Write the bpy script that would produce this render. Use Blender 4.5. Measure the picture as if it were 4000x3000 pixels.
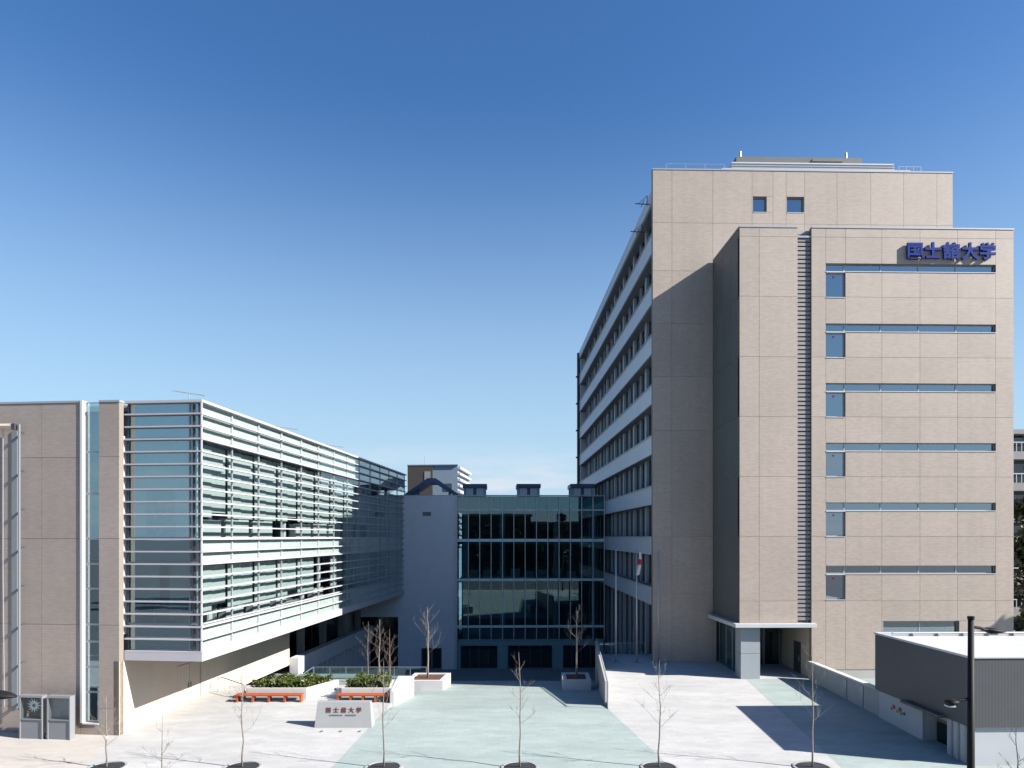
import bpy, bmesh, math, random
from mathutils import Vector, Matrix

for o in list(bpy.data.objects):
    bpy.data.objects.remove(o)
sc = bpy.context.scene
COL = sc.collection
R = math.radians
random.seed(7)

# ------------------------------------------------------------------ camera
CAM_Z = 9.75
cam = bpy.data.cameras.new('camera')
cam.lens = 24.0
cam.sensor_width = 36.0
cam.shift_y = 0.149
cam.clip_start = 0.1
cam.clip_end = 5000
camo = bpy.data.objects.new('camera', cam)
camo.location = (0, 0, CAM_Z)
camo.rotation_euler = (R(90), 0, 0)
COL.objects.link(camo)
sc.camera = camo

# ------------------------------------------------------------------ sun and sky
SUN_TO = Vector((1.0, -0.30, 0.66)).normalized()      # towards the sun
SUN_EL = math.asin(SUN_TO.z)
SUN_ROT = math.atan2(SUN_TO.x, SUN_TO.y)
sun = bpy.data.lights.new('sun', 'SUN')
sun.energy = 5.0
sun.angle = R(0.5)
sun.color = (1.0, 0.95, 0.87)
suno = bpy.data.objects.new('sun', sun)
suno.rotation_euler = SUN_TO.to_track_quat('Z', 'Y').to_euler()
suno.location = (60, -18, 60)
COL.objects.link(suno)

w = bpy.data.worlds.new('World')
sc.world = w
w.use_nodes = True
wn, wl = w.node_tree.nodes, w.node_tree.links
wn.clear()
wo = wn.new('ShaderNodeOutputWorld')
bg = wn.new('ShaderNodeBackground')
sky = wn.new('ShaderNodeTexSky')
sky.sky_type = 'NISHITA'
sky.sun_disc = False
sky.sun_elevation = SUN_EL
sky.sun_rotation = SUN_ROT
sky.altitude = 0
sky.air_density = 1.3
sky.dust_density = 0.5
sky.ozone_density = 5.0
bg.inputs['Strength'].default_value = 0.066
# a thin bank of cloud low over the whole horizon
tc = wn.new('ShaderNodeTexCoord')
mp = wn.new('ShaderNodeMapping'); mp.inputs['Scale'].default_value = (3.2, 3.2, 17.0)
no = wn.new('ShaderNodeTexNoise'); no.inputs['Scale'].default_value = 2.1; no.inputs['Detail'].default_value = 7
no.inputs['Roughness'].default_value = 0.55
rp = wn.new('ShaderNodeValToRGB')
rp.color_ramp.elements[0].position = 0.43; rp.color_ramp.elements[1].position = 0.62
sx = wn.new('ShaderNodeSeparateXYZ')
band = wn.new('ShaderNodeMapRange'); band.clamp = True
band.interpolation_type = 'SMOOTHSTEP'
band.inputs['From Min'].default_value = 0.15; band.inputs['From Max'].default_value = 0.05
band.inputs['To Min'].default_value = 0.0; band.inputs['To Max'].default_value = 0.9
mul = wn.new('ShaderNodeMath'); mul.operation = 'MULTIPLY'
mixc = wn.new('ShaderNodeMixRGB'); mixc.inputs['Color2'].default_value = (5.0, 5.3, 5.9, 1)
wl.new(tc.outputs['Generated'], mp.inputs['Vector']); wl.new(mp.outputs['Vector'], no.inputs['Vector'])
wl.new(no.outputs['Fac'], rp.inputs['Fac']); wl.new(tc.outputs['Generated'], sx.inputs['Vector'])
wl.new(sx.outputs['Z'], band.inputs['Value']); wl.new(band.outputs['Result'], mul.inputs[0])
wl.new(rp.outputs['Color'], mul.inputs[1]); wl.new(mul.outputs['Value'], mixc.inputs['Fac'])
hsv = wn.new('ShaderNodeHueSaturation'); hsv.inputs['Saturation'].default_value = 1.2; hsv.inputs['Hue'].default_value = 0.508
wl.new(sky.outputs['Color'], hsv.inputs['Color']); hz = wn.new('ShaderNodeMapRange'); hz.clamp = True; hz.interpolation_type = 'SMOOTHSTEP'
hz.inputs['From Min'].default_value = 0.56; hz.inputs['From Max'].default_value = 0.0
hz.inputs['To Min'].default_value = 0.0; hz.inputs['To Max'].default_value = 0.85
mixh = wn.new('ShaderNodeMixRGB'); mixh.inputs['Color2'].default_value = (3.3, 4.75, 6.1, 1)     # pale winter haze over the horizon
wl.new(sx.outputs['Z'], hz.inputs['Value']); wl.new(hz.outputs['Result'], mixh.inputs['Fac'])
wl.new(hsv.outputs['Color'], mixh.inputs['Color1']); wl.new(mixh.outputs['Color'], mixc.inputs['Color1']); wl.new(mixc.outputs['Color'], bg.inputs['Color'])
wl.new(bg.outputs['Background'], wo.inputs['Surface'])

sc.view_settings.view_transform = 'Standard'
sc.view_settings.look = 'None'
sc.view_settings.exposure = 1.22
sc.view_settings.gamma = 1.0
sc.view_settings.use_curve_mapping = False
sc.cycles.max_bounces = 10
sc.cycles.diffuse_bounces = 1
sc.cycles.transparent_max_bounces = 24
sc.cycles.caustics_reflective = False
sc.cycles.caustics_refractive = False

# ------------------------------------------------------------------ materials
MATS = {}
def newmat(name):
    m = bpy.data.materials.new(name); m.use_nodes = True
    m.node_tree.nodes.clear(); MATS[name] = m
    return m, m.node_tree.nodes, m.node_tree.links

def paint(name, col, rough=0.6, metal=0.0, var=0.08, scale=1.2, fine=0.04, fscale=30.0, bump=0.0, bscale=40.0, spec=0.5, stretch=(1, 1, 1)):
    """plain surface whose colour drifts with two layers of world space noise"""
    m, n, l = newmat(name)
    out = n.new('ShaderNodeOutputMaterial'); p = n.new('ShaderNodeBsdfPrincipled')
    p.inputs['Roughness'].default_value = rough; p.inputs['Metallic'].default_value = metal
    p.inputs['Specular IOR Level'].default_value = spec
    geo = n.new('ShaderNodeNewGeometry')
    mapn = n.new('ShaderNodeMapping'); mapn.inputs['Scale'].default_value = stretch
    l.new(geo.outputs['Position'], mapn.inputs['Vector'])
    a = n.new('ShaderNodeTexNoise'); a.inputs['Scale'].default_value = scale; a.inputs['Detail'].default_value = 4
    b = n.new('ShaderNodeTexNoise'); b.inputs['Scale'].default_value = fscale; b.inputs['Detail'].default_value = 2
    for t in (a, b): l.new(mapn.outputs['Vector'], t.inputs['Vector'])
    ma = n.new('ShaderNodeMapRange'); ma.inputs['To Min'].default_value = 1 - var * 2; ma.inputs['To Max'].default_value = 1 + var * 2
    mb = n.new('ShaderNodeMapRange'); mb.inputs['To Min'].default_value = 1 - fine * 2; mb.inputs['To Max'].default_value = 1 + fine * 2
    l.new(a.outputs['Fac'], ma.inputs['Value']); l.new(b.outputs['Fac'], mb.inputs['Value'])
    mu = n.new('ShaderNodeMath'); mu.operation = 'MULTIPLY'
    l.new(ma.outputs['Result'], mu.inputs[0]); l.new(mb.outputs['Result'], mu.inputs[1])
    mx = n.new('ShaderNodeVectorMath'); mx.operation = 'SCALE'; mx.inputs[0].default_value = col
    l.new(mu.outputs['Value'], mx.inputs['Scale']); l.new(mx.outputs['Vector'], p.inputs['Base Color'])
    if bump:
        bt = n.new('ShaderNodeTexNoise'); bt.inputs['Scale'].default_value = bscale; bt.inputs['Detail'].default_value = 3
        l.new(geo.outputs['Position'], bt.inputs['Vector'])
        bn = n.new('ShaderNodeBump'); bn.inputs['Strength'].default_value = bump; bn.inputs['Distance'].default_value = 0.02
        l.new(bt.outputs['Fac'], bn.inputs['Height']); l.new(bn.outputs['Normal'], p.inputs['Normal'])
    l.new(p.outputs['BSDF'], out.inputs['Surface'])
    return m

def tile(name, col, tw, th, grout=0.82, var=0.06):
    """small glazed wall tiles; fine joints, faint drift of shade between tiles and over the wall"""
    m, n, l = newmat(name)
    out = n.new('ShaderNodeOutputMaterial'); p = n.new('ShaderNodeBsdfPrincipled')
    p.inputs['Roughness'].default_value = 0.55
    geo = n.new('ShaderNodeNewGeometry'); s = n.new('ShaderNodeSeparateXYZ')
    ad = n.new('ShaderNodeMath'); ad.operation = 'ADD'; c = n.new('ShaderNodeCombineXYZ')
    l.new(geo.outputs['Position'], s.inputs['Vector'])
    l.new(s.outputs['X'], ad.inputs[0]); l.new(s.outputs['Y'], ad.inputs[1])
    l.new(ad.outputs['Value'], c.inputs['X']); l.new(s.outputs['Z'], c.inputs['Y'])
    b = n.new('ShaderNodeTexBrick'); b.inputs['Scale'].default_value = 1.0
    b.inputs['Brick Width'].default_value = tw; b.inputs['Row Height'].default_value = th
    b.inputs['Mortar Size'].default_value = 0.006; b.inputs['Mortar Smooth'].default_value = 0.3
    b.inputs['Bias'].default_value = 0.0; b.offset = 0.5
    b.inputs['Color1'].default_value = (*[x * (1 + var) for x in col], 1)
    b.inputs['Color2'].default_value = (*[x * (1 - var) for x in col], 1)
    b.inputs['Mortar'].default_value = (*[x * grout for x in col], 1)
    l.new(c.outputs['Vector'], b.inputs['Vector'])
    a = n.new('ShaderNodeTexNoise'); a.inputs['Scale'].default_value = 0.35; a.inputs['Detail'].default_value = 5
    l.new(geo.outputs['Position'], a.inputs['Vector'])
    ma = n.new('ShaderNodeMapRange'); ma.inputs['To Min'].default_value = 0.9; ma.inputs['To Max'].default_value = 1.1
    l.new(a.outputs['Fac'], ma.inputs['Value'])
    # vertical streaks of weathering
    mpn = n.new('ShaderNodeMapping'); mpn.inputs['Scale'].default_value = (1.6, 1.6, 0.06)
    st = n.new('ShaderNodeTexNoise'); st.inputs['Scale'].default_value = 1.4; st.inputs['Detail'].default_value = 5
    l.new(geo.outputs['Position'], mpn.inputs['Vector']); l.new(mpn.outputs['Vector'], st.inputs['Vector'])
    ms = n.new('ShaderNodeMapRange'); ms.inputs['To Min'].default_value = 0.93; ms.inputs['To Max'].default_value = 1.07
    l.new(st.outputs['Fac'], ms.inputs['Value'])
    oi = n.new('ShaderNodeObjectInfo')
    mo = n.new('ShaderNodeMapRange'); mo.inputs['To Min'].default_value = 0.96; mo.inputs['To Max'].default_value = 1.04
    l.new(oi.outputs['Random'], mo.inputs['Value'])
    m1 = n.new('ShaderNodeMath'); m1.operation = 'MULTIPLY'; m2 = n.new('ShaderNodeMath'); m2.operation = 'MULTIPLY'
    l.new(ma.outputs['Result'], m1.inputs[0]); l.new(ms.outputs['Result'], m1.inputs[1])
    l.new(m1.outputs['Value'], m2.inputs[0]); l.new(mo.outputs['Result'], m2.inputs[1])
    mx = n.new('ShaderNodeVectorMath'); mx.operation = 'SCALE'
    l.new(b.outputs['Color'], mx.inputs[0]); l.new(m2.outputs['Value'], mx.inputs['Scale'])
    l.new(mx.outputs['Vector'], p.inputs['Base Color']); l.new(p.outputs['BSDF'], out.inputs['Surface'])
    return m

def glass(name, tint, refl, rcol=(1, 1, 1), wave=0.0):
    """sheet glass: see-through with a tint, mirror part by Schlick's law on both faces"""
    m, n, l = newmat(name)
    out = n.new('ShaderNodeOutputMaterial')
    t = n.new('ShaderNodeBsdfTransparent'); t.inputs['Color'].default_value = (*tint, 1)
    g = n.new('ShaderNodeBsdfGlossy'); g.inputs['Roughness'].default_value = 0.0; g.inputs['Color'].default_value = (*rcol, 1)
    lw = n.new('ShaderNodeLayerWeight'); lw.inputs['Blend'].default_value = 0.5
    pw = n.new('ShaderNodeMath'); pw.operation = 'POWER'; pw.inputs[1].default_value = 5
    l.new(lw.outputs['Facing'], pw.inputs[0])
    mr = n.new('ShaderNodeMapRange'); mr.inputs['To Min'].default_value = refl; mr.inputs['To Max'].default_value = 0.96
    l.new(pw.outputs['Value'], mr.inputs['Value'])
    if wave:
        geo = n.new('ShaderNodeNewGeometry'); nz = n.new('ShaderNodeTexNoise'); nz.inputs['Scale'].default_value = 0.7
        nz.inputs['Detail'].default_value = 1
        l.new(geo.outputs['Position'], nz.inputs['Vector'])
        bn = n.new('ShaderNodeBump'); bn.inputs['Strength'].default_value = wave; bn.inputs['Distance'].default_value = 0.01
        l.new(nz.outputs['Fac'], bn.inputs['Height']); l.new(bn.outputs['Normal'], g.inputs['Normal'])
    mx = n.new('ShaderNodeMixShader')
    l.new(mr.outputs['Result'], mx.inputs['Fac']); l.new(t.outputs['BSDF'], mx.inputs[1]); l.new(g.outputs['BSDF'], mx.inputs[2])
    l.new(mx.outputs['Shader'], out.inputs['Surface'])
    return m

def leafmat(name, c1, c2, rough=0.5):
    m, n, l = newmat(name)
    out = n.new('ShaderNodeOutputMaterial'); p = n.new('ShaderNodeBsdfPrincipled'); p.inputs['Roughness'].default_value = rough
    geo = n.new('ShaderNodeNewGeometry')
    mx = n.new('ShaderNodeMixRGB'); mx.inputs['Color1'].default_value = (*c1, 1); mx.inputs['Color2'].default_value = (*c2, 1)
    l.new(geo.outputs['Random Per Island'], mx.inputs['Fac']); l.new(mx.outputs['Color'], p.inputs['Base Color'])
    l.new(p.outputs['BSDF'], out.inputs['Surface'])
    return m

def paving(name, col, unit=0.6, contrast=0.05):
    """cast paving: faint slab joints, washed stains drawn out along one way"""
    m, n, l = newmat(name)
    out = n.new('ShaderNodeOutputMaterial'); p = n.new('ShaderNodeBsdfPrincipled'); p.inputs['Roughness'].default_value = 0.8
    p.inputs['Specular IOR Level'].default_value = 0.25
    geo = n.new('ShaderNodeNewGeometry')
    b = n.new('ShaderNodeTexBrick'); b.inputs['Scale'].default_value = 1.0
    b.inputs['Brick Width'].default_value = unit; b.inputs['Row Height'].default_value = unit / 2
    b.inputs['Mortar Size'].default_value = 0.006; b.inputs['Mortar Smooth'].default_value = 0.2
    b.inputs['Color1'].default_value = (*[x * (1 + contrast) for x in col], 1)
    b.inputs['Color2'].default_value = (*[x * (1 - contrast) for x in col], 1)
    b.inputs['Mortar'].default_value = (*[x * 0.8 for x in col], 1)
    l.new(geo.outputs['Position'], b.inputs['Vector'])
    mpn = n.new('ShaderNodeMapping'); mpn.inputs['Scale'].default_value = (0.22, 0.75, 1.0); mpn.inputs['Rotation'].default_value = (0, 0, 0.25)
    a = n.new('ShaderNodeTexNoise'); a.inputs['Scale'].default_value = 1.1; a.inputs['Detail'].default_value = 7; a.inputs['Roughness'].default_value = 0.6
    l.new(geo.outputs['Position'], mpn.inputs['Vector']); l.new(mpn.outputs['Vector'], a.inputs['Vector'])
    ma = n.new('ShaderNodeMapRange'); ma.inputs['From Min'].default_value = 0.3; ma.inputs['From Max'].default_value = 0.7
    ma.inputs['To Min'].default_value = 0.87; ma.inputs['To Max'].default_value = 1.07
    l.new(a.outputs['Fac'], ma.inputs['Value'])
    sp = n.new('ShaderNodeTexNoise'); sp.inputs['Scale'].default_value = 60; sp.inputs['Detail'].default_value = 2
    l.new(geo.outputs['Position'], sp.inputs['Vector'])
    mb = n.new('ShaderNodeMapRange'); mb.inputs['To Min'].default_value = 0.93; mb.inputs['To Max'].default_value = 1.07
    l.new(sp.outputs['Fac'], mb.inputs['Value'])
    mu = n.new('ShaderNodeMath'); mu.operation = 'MULTIPLY'
    l.new(ma.outputs['Result'], mu.inputs[0]); l.new(mb.outputs['Result'], mu.inputs[1])
    mx = n.new('ShaderNodeVectorMath'); mx.operation = 'SCALE'
    l.new(b.outputs['Color'], mx.inputs[0]); l.new(mu.outputs['Value'], mx.inputs['Scale'])
    l.new(mx.outputs['Vector'], p.inputs['Base Color']); l.new(p.outputs['BSDF'], out.inputs['Surface'])
    return m

tile('tile', (0.375, 0.314, 0.268), 0.30, 0.10)
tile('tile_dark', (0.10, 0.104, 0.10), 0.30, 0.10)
tile('tile_left', (0.325, 0.275, 0.24), 0.24, 0.08)
paint('joint', (0.22, 0.19, 0.168), 0.9, var=0.05)
tile('beige', (0.55, 0.46, 0.37), 0.9, 0.6, grout=0.9, var=0.02)
paint('concrete', (0.37, 0.37, 0.36), 0.85, var=0.07, bump=0.2)
paint('white_render', (0.6, 0.62, 0.65), 0.8, var=0.04, bump=0.1)
paint('white_stone', (0.52, 0.515, 0.51), 0.75, var=0.05, bump=0.15)
paint('grey_stone', (0.3, 0.305, 0.31), 0.6, var=0.05, fine=0.08, fscale=90)
paint('white_metal', (0.52, 0.525, 0.54), 0.4, var=0.03)
paint('spandrel_white', (0.46, 0.5, 0.54), 0.5, var=0.04)
paint('mint_panel', (0.47, 0.54, 0.525), 0.35, var=0.02)
paint('sky_tint_panel', (0.22, 0.32, 0.4), 0.35, var=0.03)  # white front spandrels with the sky's reflection put into their colour
paint('louvre', (0.44, 0.43, 0.455), 0.45, var=0.03)
paint('alu', (0.36, 0.375, 0.4), 0.4, metal=0.3, var=0.03)
paint('pillar_panel', (0.3, 0.33, 0.355), 0.45, var=0.03)
paint('slat', (0.27, 0.248, 0.248), 0.5, var=0.15, scale=4, stretch=(0.1, 0.1, 1))
paint('dark_metal', (0.045, 0.05, 0.06), 0.45, var=0.05)
paint('lamp_metal', (0.012, 0.011, 0.012), 0.6, var=0.05, spec=0.2)
paint('navy_metal', (0.045, 0.08, 0.14), 0.5, var=0.05)
paint('pale_blue_metal', (0.25, 0.33, 0.43), 0.5, var=0.05)
paint('grey_roof', (0.11, 0.118, 0.118), 0.6, var=0.06)
paint('frame', (0.2, 0.225, 0.25), 0.4, metal=0.2, var=0.03)
paint('teal_panel', (0.14, 0.28, 0.31), 0.4, var=0.05)
paint('interior', (0.5, 0.52, 0.51), 0.8, var=0.05)
paint('curtain', (0.4, 0.435, 0.43), 0.9, var=0.06, stretch=(1, 8, 0.1))
paint('kiosk_white', (0.42, 0.43, 0.45), 0.7, var=0.05)
paint('pale_teal', (0.5, 0.7, 0.72), 0.4, var=0.05)
paint('pier_grey', (0.3, 0.34, 0.38), 0.6, var=0.05)
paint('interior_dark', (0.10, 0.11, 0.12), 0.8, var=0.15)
paint('interior_mid', (0.26, 0.28, 0.28), 0.8, var=0.1)
paint('kiosk_siding', (0.07, 0.073, 0.08), 0.5, var=0.04)
paint('kiosk_roof', (0.5, 0.5, 0.53), 0.5, var=0.04)
paint('bench_wood', (0.36, 0.075, 0.022), 0.55, var=0.12, scale=3, stretch=(6, 6, 6), fine=0.1)
paint('soil', (0.1, 0.042, 0.03), 0.95, var=0.2, scale=5, bump=0.6)
paint('mulch', (0.018, 0.020, 0.026), 0.95, var=0.2, scale=6, bump=0.6)
paint('pit_rim', (0.3, 0.3, 0.31), 0.8)
paint('bark', (0.2, 0.175, 0.15), 0.9, var=0.2, scale=6, fine=0.15)
paint('bark_dark', (0.14, 0.105, 0.088), 0.9, var=0.2, scale=6, fine=0.15)
paint('brown_letters', (0.13, 0.045, 0.03), 0.5)
paint('grey_letters', (0.20, 0.20, 0.21), 0.5)
paint('blue_letters', (0.004, 0.026, 0.19), 0.6, spec=0.1)
paint('board_grey', (0.2, 0.21, 0.225), 0.5, var=0.03)
paint('board_frame', (0.27, 0.285, 0.31), 0.4, metal=0.3, var=0.03)
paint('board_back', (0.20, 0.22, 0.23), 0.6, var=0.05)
paint('poster_black', (0.012, 0.013, 0.014), 0.4)
paint('poster_white', (0.55, 0.60, 0.62), 0.6, var=0.1)
paint('red_print', (0.45, 0.02, 0.03), 0.5)
paint('orange_print', (0.62, 0.13, 0.06), 0.5)
paint('green_print', (0.14, 0.30, 0.04), 0.5)
paint('flag_white', (0.6, 0.59, 0.58), 0.9)
paint('flag_red', (0.55, 0.02, 0.03), 0.9)
paint('asphalt', (0.09, 0.09, 0.095), 0.9, var=0.1)
paint('far_tan', (0.07, 0.06, 0.052), 0.8, var=0.05)
paint('far_blue', (0.22, 0.28, 0.35), 0.6, var=0.05)
paint('far_grey', (0.24, 0.24, 0.24), 0.8, var=0.05)
paint('far_dark', (0.07, 0.08, 0.09), 0.5, var=0.1)
paving('pave_white', (0.422, 0.418, 0.412))
paving('pave_green', (0.3, 0.352, 0.34))
paving('pave_beige', (0.44, 0.405, 0.375))
paving('pave_court', (0.24, 0.27, 0.27))
glass('glass_blue', (0.30, 0.36, 0.40), 0.34, (0.78, 0.9, 1.0), wave=0.10)
glass('glass_side', (0.20, 0.26, 0.30), 0.05, (0.6, 0.75, 0.9), wave=0.1)
glass('glass_teal', (0.46, 0.64, 0.68), 0.085, (0.7, 0.93, 1.0), wave=0.15)
glass('glass_box', (0.88, 0.925, 0.92), 0.07, (0.85, 0.97, 1.0), wave=0.10)
glass('glass_front', (0.70, 0.82, 0.84), 0.26, (0.82, 0.95, 1.0), wave=0.10)
glass('glass_board', (0.95, 0.97, 0.96), 0.02, (0.85, 0.97, 1.0))
glass('glass_clear', (0.72, 0.86, 0.85), 0.09, (0.85, 0.97, 1.0))
glass('glass_dark', (0.22, 0.27, 0.30), 0.10, (0.8, 0.95, 1.0), wave=0.1)
glass('glass_spandrel', (0.97, 0.985, 0.98), 0.06, (0.85, 0.97, 1.0), wave=0.10)
leafmat('hedge_leaf', (0.022, 0.042, 0.006), (0.10, 0.125, 0.022))
leafmat('tree_leaf', (0.012, 0.022, 0.009), (0.04, 0.055, 0.022))
M = MATS

# ------------------------------------------------------------------ mesh helpers
OFF = {}          # offset of a part inside its thing
def link(name, me, parent=None, loc=(0, 0, 0)):
    o = bpy.data.objects.new(name, me)
    COL.objects.link(o)
    o.location = loc
    if parent is not None: o.parent = parent
    return o

def tag(o, label=None, cat=None, group=None, kind=None):
    if label: o['label'] = label
    if cat: o['category'] = cat
    if group: o['group'] = group
    if kind: o['kind'] = kind
    return o

def thing(name, label, cat, loc=(0, 0, 0), rz=0.0, group=None):
    o = link(name, None, None, loc)
    o.empty_display_size = 0.3
    o.rotation_euler = (0, 0, rz)
    OFF[o] = Vector((0, 0, 0))
    return tag(o, label, cat, group)

class MB:
    def __init__(s): s.v, s.f = [], []
    def add(s, vs, fs):
        b = len(s.v); s.v += [tuple(p) for p in vs]; s.f += [tuple(i + b for i in f) for f in fs]; return s
    def box(s, x0, x1, y0, y1, z0, z1):
        return s.add([(x0, y0, z0), (x1, y0, z0), (x1, y1, z0), (x0, y1, z0), (x0, y0, z1), (x1, y0, z1), (x1, y1, z1), (x0, y1, z1)],
                     [(0, 3, 2, 1), (4, 5, 6, 7), (0, 1, 5, 4), (1, 2, 6, 5), (2, 3, 7, 6), (3, 0, 4, 7)])
    def prism(s, poly, z0, z1):
        """poly counter-clockwise in plan; z0/z1 numbers or lists"""
        n = len(poly)
        a = z0 if isinstance(z0, (list, tuple)) else [z0] * n
        b = z1 if isinstance(z1, (list, tuple)) else [z1] * n
        vs = [(p[0], p[1], a[i]) for i, p in enumerate(poly)] + [(p[0], p[1], b[i]) for i, p in enumerate(poly)]
        fs = [tuple(range(n - 1, -1, -1)), tuple(range(n, 2 * n))] + [(i, (i + 1) % n, n + (i + 1) % n, n + i) for i in range(n)]
        return s.add(vs, fs)
    def vprism(s, poly, y0, y1):
        """poly counter-clockwise in x,z seen from -y"""
        n = len(poly)
        vs = [(p[0], y0, p[1]) for p in poly] + [(p[0], y1, p[1]) for p in poly]
        fs = [tuple(range(n)), tuple(range(2 * n - 1, n - 1, -1))] + [((i + 1) % n, i, n + i, n + (i + 1) % n) for i in range(n)]
        return s.add(vs, fs)
    def tube(s, pts, rad, n=6, cap=True):
        pts = [Vector(p) for p in pts]
        if not isinstance(rad, (list, tuple)): rad = [rad] * len(pts)
        rings = []
        for i, p in enumerate(pts):
            d = (pts[min(i + 1, len(pts) - 1)] - pts[max(i - 1, 0)]).normalized()
            up = Vector((0, 0, 1)) if abs(d.z) < 0.9 else Vector((1, 0, 0))
            a = d.cross(up).normalized(); b = d.cross(a)
            rings.append([p + (a * math.cos(2 * math.pi * k / n) + b * math.sin(2 * math.pi * k / n)) * rad[i] for k in range(n)])
        vs = [q for r in rings for q in r]
        fs = [(i * n + k, i * n + (k + 1) % n, (i + 1) * n + (k + 1) % n, (i + 1) * n + k) for i in range(len(pts) - 1) for k in range(n)]
        if cap: fs += [tuple(range(n - 1, -1, -1)), tuple(range((len(pts) - 1) * n, len(pts) * n))]
        return s.add(vs, fs)
    def mesh(s, name, mat, smooth=False, bevel=0.0):
        me = bpy.data.meshes.new(name)
        me.from_pydata(s.v, [], s.f)
        if bevel:
            bm = bmesh.new(); bm.from_mesh(me)
            bmesh.ops.recalc_face_normals(bm, faces=bm.faces)
            bmesh.ops.bevel(bm, geom=list(bm.edges), offset=bevel, segments=2, affect='EDGES', profile=0.5)
            bm.to_mesh(me); bm.free()
        me.materials.append(M[mat])
        if smooth:
            for p in me.polygons: p.use_smooth = True
        me.update()
        return me
    def build(s, name, mat, parent=None, smooth=False, bevel=0.0):
        o = link(name, s.mesh(name, mat, smooth, bevel), parent)
        pv = OFF.get(parent, Vector((0, 0, 0))) if parent is not None else Vector((0, 0, 0))
        o.location = -pv if parent is not None and pv.length else (0, 0, 0)
        OFF[o] = Vector((0, 0, 0)) if parent is None else Vector((0, 0, 0))
        return o

BOXES = {}
def box(name, mat, parent, x0, x1, y0, y1, z0, z1, bevel=0.0):
    """one box shaped part; alike boxes share their mesh"""
    dx, dy, dz = x1 - x0, y1 - y0, z1 - z0
    key = (round(dx, 3), round(dy, 3), round(dz, 3), mat, bevel)
    if key not in BOXES:
        BOXES[key] = MB().box(-dx / 2, dx / 2, -dy / 2, dy / 2, -dz / 2, dz / 2).mesh(name, mat, False, bevel)
    c = Vector(((x0 + x1) / 2, (y0 + y1) / 2, (z0 + z1) / 2))
    pv = OFF.get(parent, Vector((0, 0, 0))) if parent is not None else Vector((0, 0, 0))
    o = link(name, BOXES[key], parent, c - pv)
    OFF[o] = c
    return o

FRAMES = {}
def window(parent, axis, u0, u1, z0, z1, d, gmat='glass_blue', fmat='frame', fw=0.06, ft=0.08, name='window', face=1, mull=()):
    """framed light: axis 'x' lies in the x-z plane at y=d, axis 'y' in the y-z plane at x=d. pane is a child"""
    du, dz = u1 - u0, z1 - z0
    key = (axis, round(du, 3), round(dz, 3), fmat, fw, ft, tuple(mull))
    if key not in FRAMES:
        mb = MB()
        def bar(a0, a1, b0, b1):
            if axis == 'x': mb.box(a0, a1, -ft / 2, ft / 2, b0, b1)
            else: mb.box(-ft / 2, ft / 2, a0, a1, b0, b1)
        bar(-du / 2, -du / 2 + fw, -dz / 2, dz / 2); bar(du / 2 - fw, du / 2, -dz / 2, dz / 2)
        bar(-du / 2 + fw, du / 2 - fw, -dz / 2, -dz / 2 + fw); bar(-du / 2 + fw, du / 2 - fw, dz / 2 - fw, dz / 2)
        for mm in mull: bar(-du / 2 + mm - fw / 2, -du / 2 + mm + fw / 2, -dz / 2 + fw, dz / 2 - fw)
        FRAMES[key] = mb.mesh(name, fmat)
    c = Vector(((u0 + u1) / 2, d, (z0 + z1) / 2)) if axis == 'x' else Vector((d, (u0 + u1) / 2, (z0 + z1) / 2))
    o = link(name, FRAMES[key], parent, c - OFF[parent]); OFF[o] = c
    g = 0.012
    if axis == 'x': box('pane', gmat, o, u0 + fw * 0.7, u1 - fw * 0.7, d - g / 2, d + g / 2, z0 + fw * 0.7, z1 - fw * 0.7)
    else: box('pane', gmat, o, d - g / 2, d + g / 2, u0 + fw * 0.7, u1 - fw * 0.7, z0 + fw * 0.7, z1 - fw * 0.7)
    return o

def cut(rect, holes):
    """rectangles left of rect after the holes are taken out"""
    out = [rect]
    for h in holes:
        nxt = []
        for (a0, a1, b0, b1) in out:
            if h[1] <= a0 + 1e-4 or h[0] >= a1 - 1e-4 or h[3] <= b0 + 1e-4 or h[2] >= b1 - 1e-4:
                nxt.append((a0, a1, b0, b1)); continue
            if h[3] < b1: nxt.append((a0, a1, h[3], b1))
            if h[2] > b0: nxt.append((a0, a1, b0, h[2]))
            lo, hi = max(b0, h[2]), min(b1, h[3])
            if h[0] > a0: nxt.append((a0, h[0], lo, hi))
            if h[1] < a1: nxt.append((h[1], a1, lo, hi))
        out = nxt
    return out

def clad(parent, axis, us, zs, holes, d, sign, mat, back='joint', thick=0.32, gap=0.017, bname='wall'):
    """wall of separate panels on the grid us x zs in front of a backing wall. sign: the way the wall looks (-1 or +1)"""
    mb = MB()
    for (a0, a1, b0, b1) in cut((us[0], us[-1], zs[0], zs[-1]), holes):
        lo, hi = (d - sign * 0.035, d - sign * thick)
        lo, hi = min(lo, hi), max(lo, hi)
        if axis == 'x': mb.box(a0, a1, lo, hi, b0, b1)
        else: mb.box(lo, hi, a0, a1, b0, b1)
    wall = mb.build(bname, back, parent)
    for i in range(len(us) - 1):
        for j in range(len(zs) - 1):
            for (a0, a1, b0, b1) in cut((us[i], us[i + 1], zs[j], zs[j + 1]), holes):
                if a1 - a0 < 0.03 or b1 - b0 < 0.03: continue
                g0 = gap / 2
                lo, hi = min(d, d - sign * 0.06), max(d, d - sign * 0.06)
                A0, A1, B0, B1 = a0 + g0, a1 - g0, b0 + g0, b1 - g0
                if axis == 'x': box('panel', mat, wall, A0, A1, lo, hi, B0, B1)
                else: box('panel', mat, wall, lo, hi, A0, A1, B0, B1)
    return wall

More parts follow.
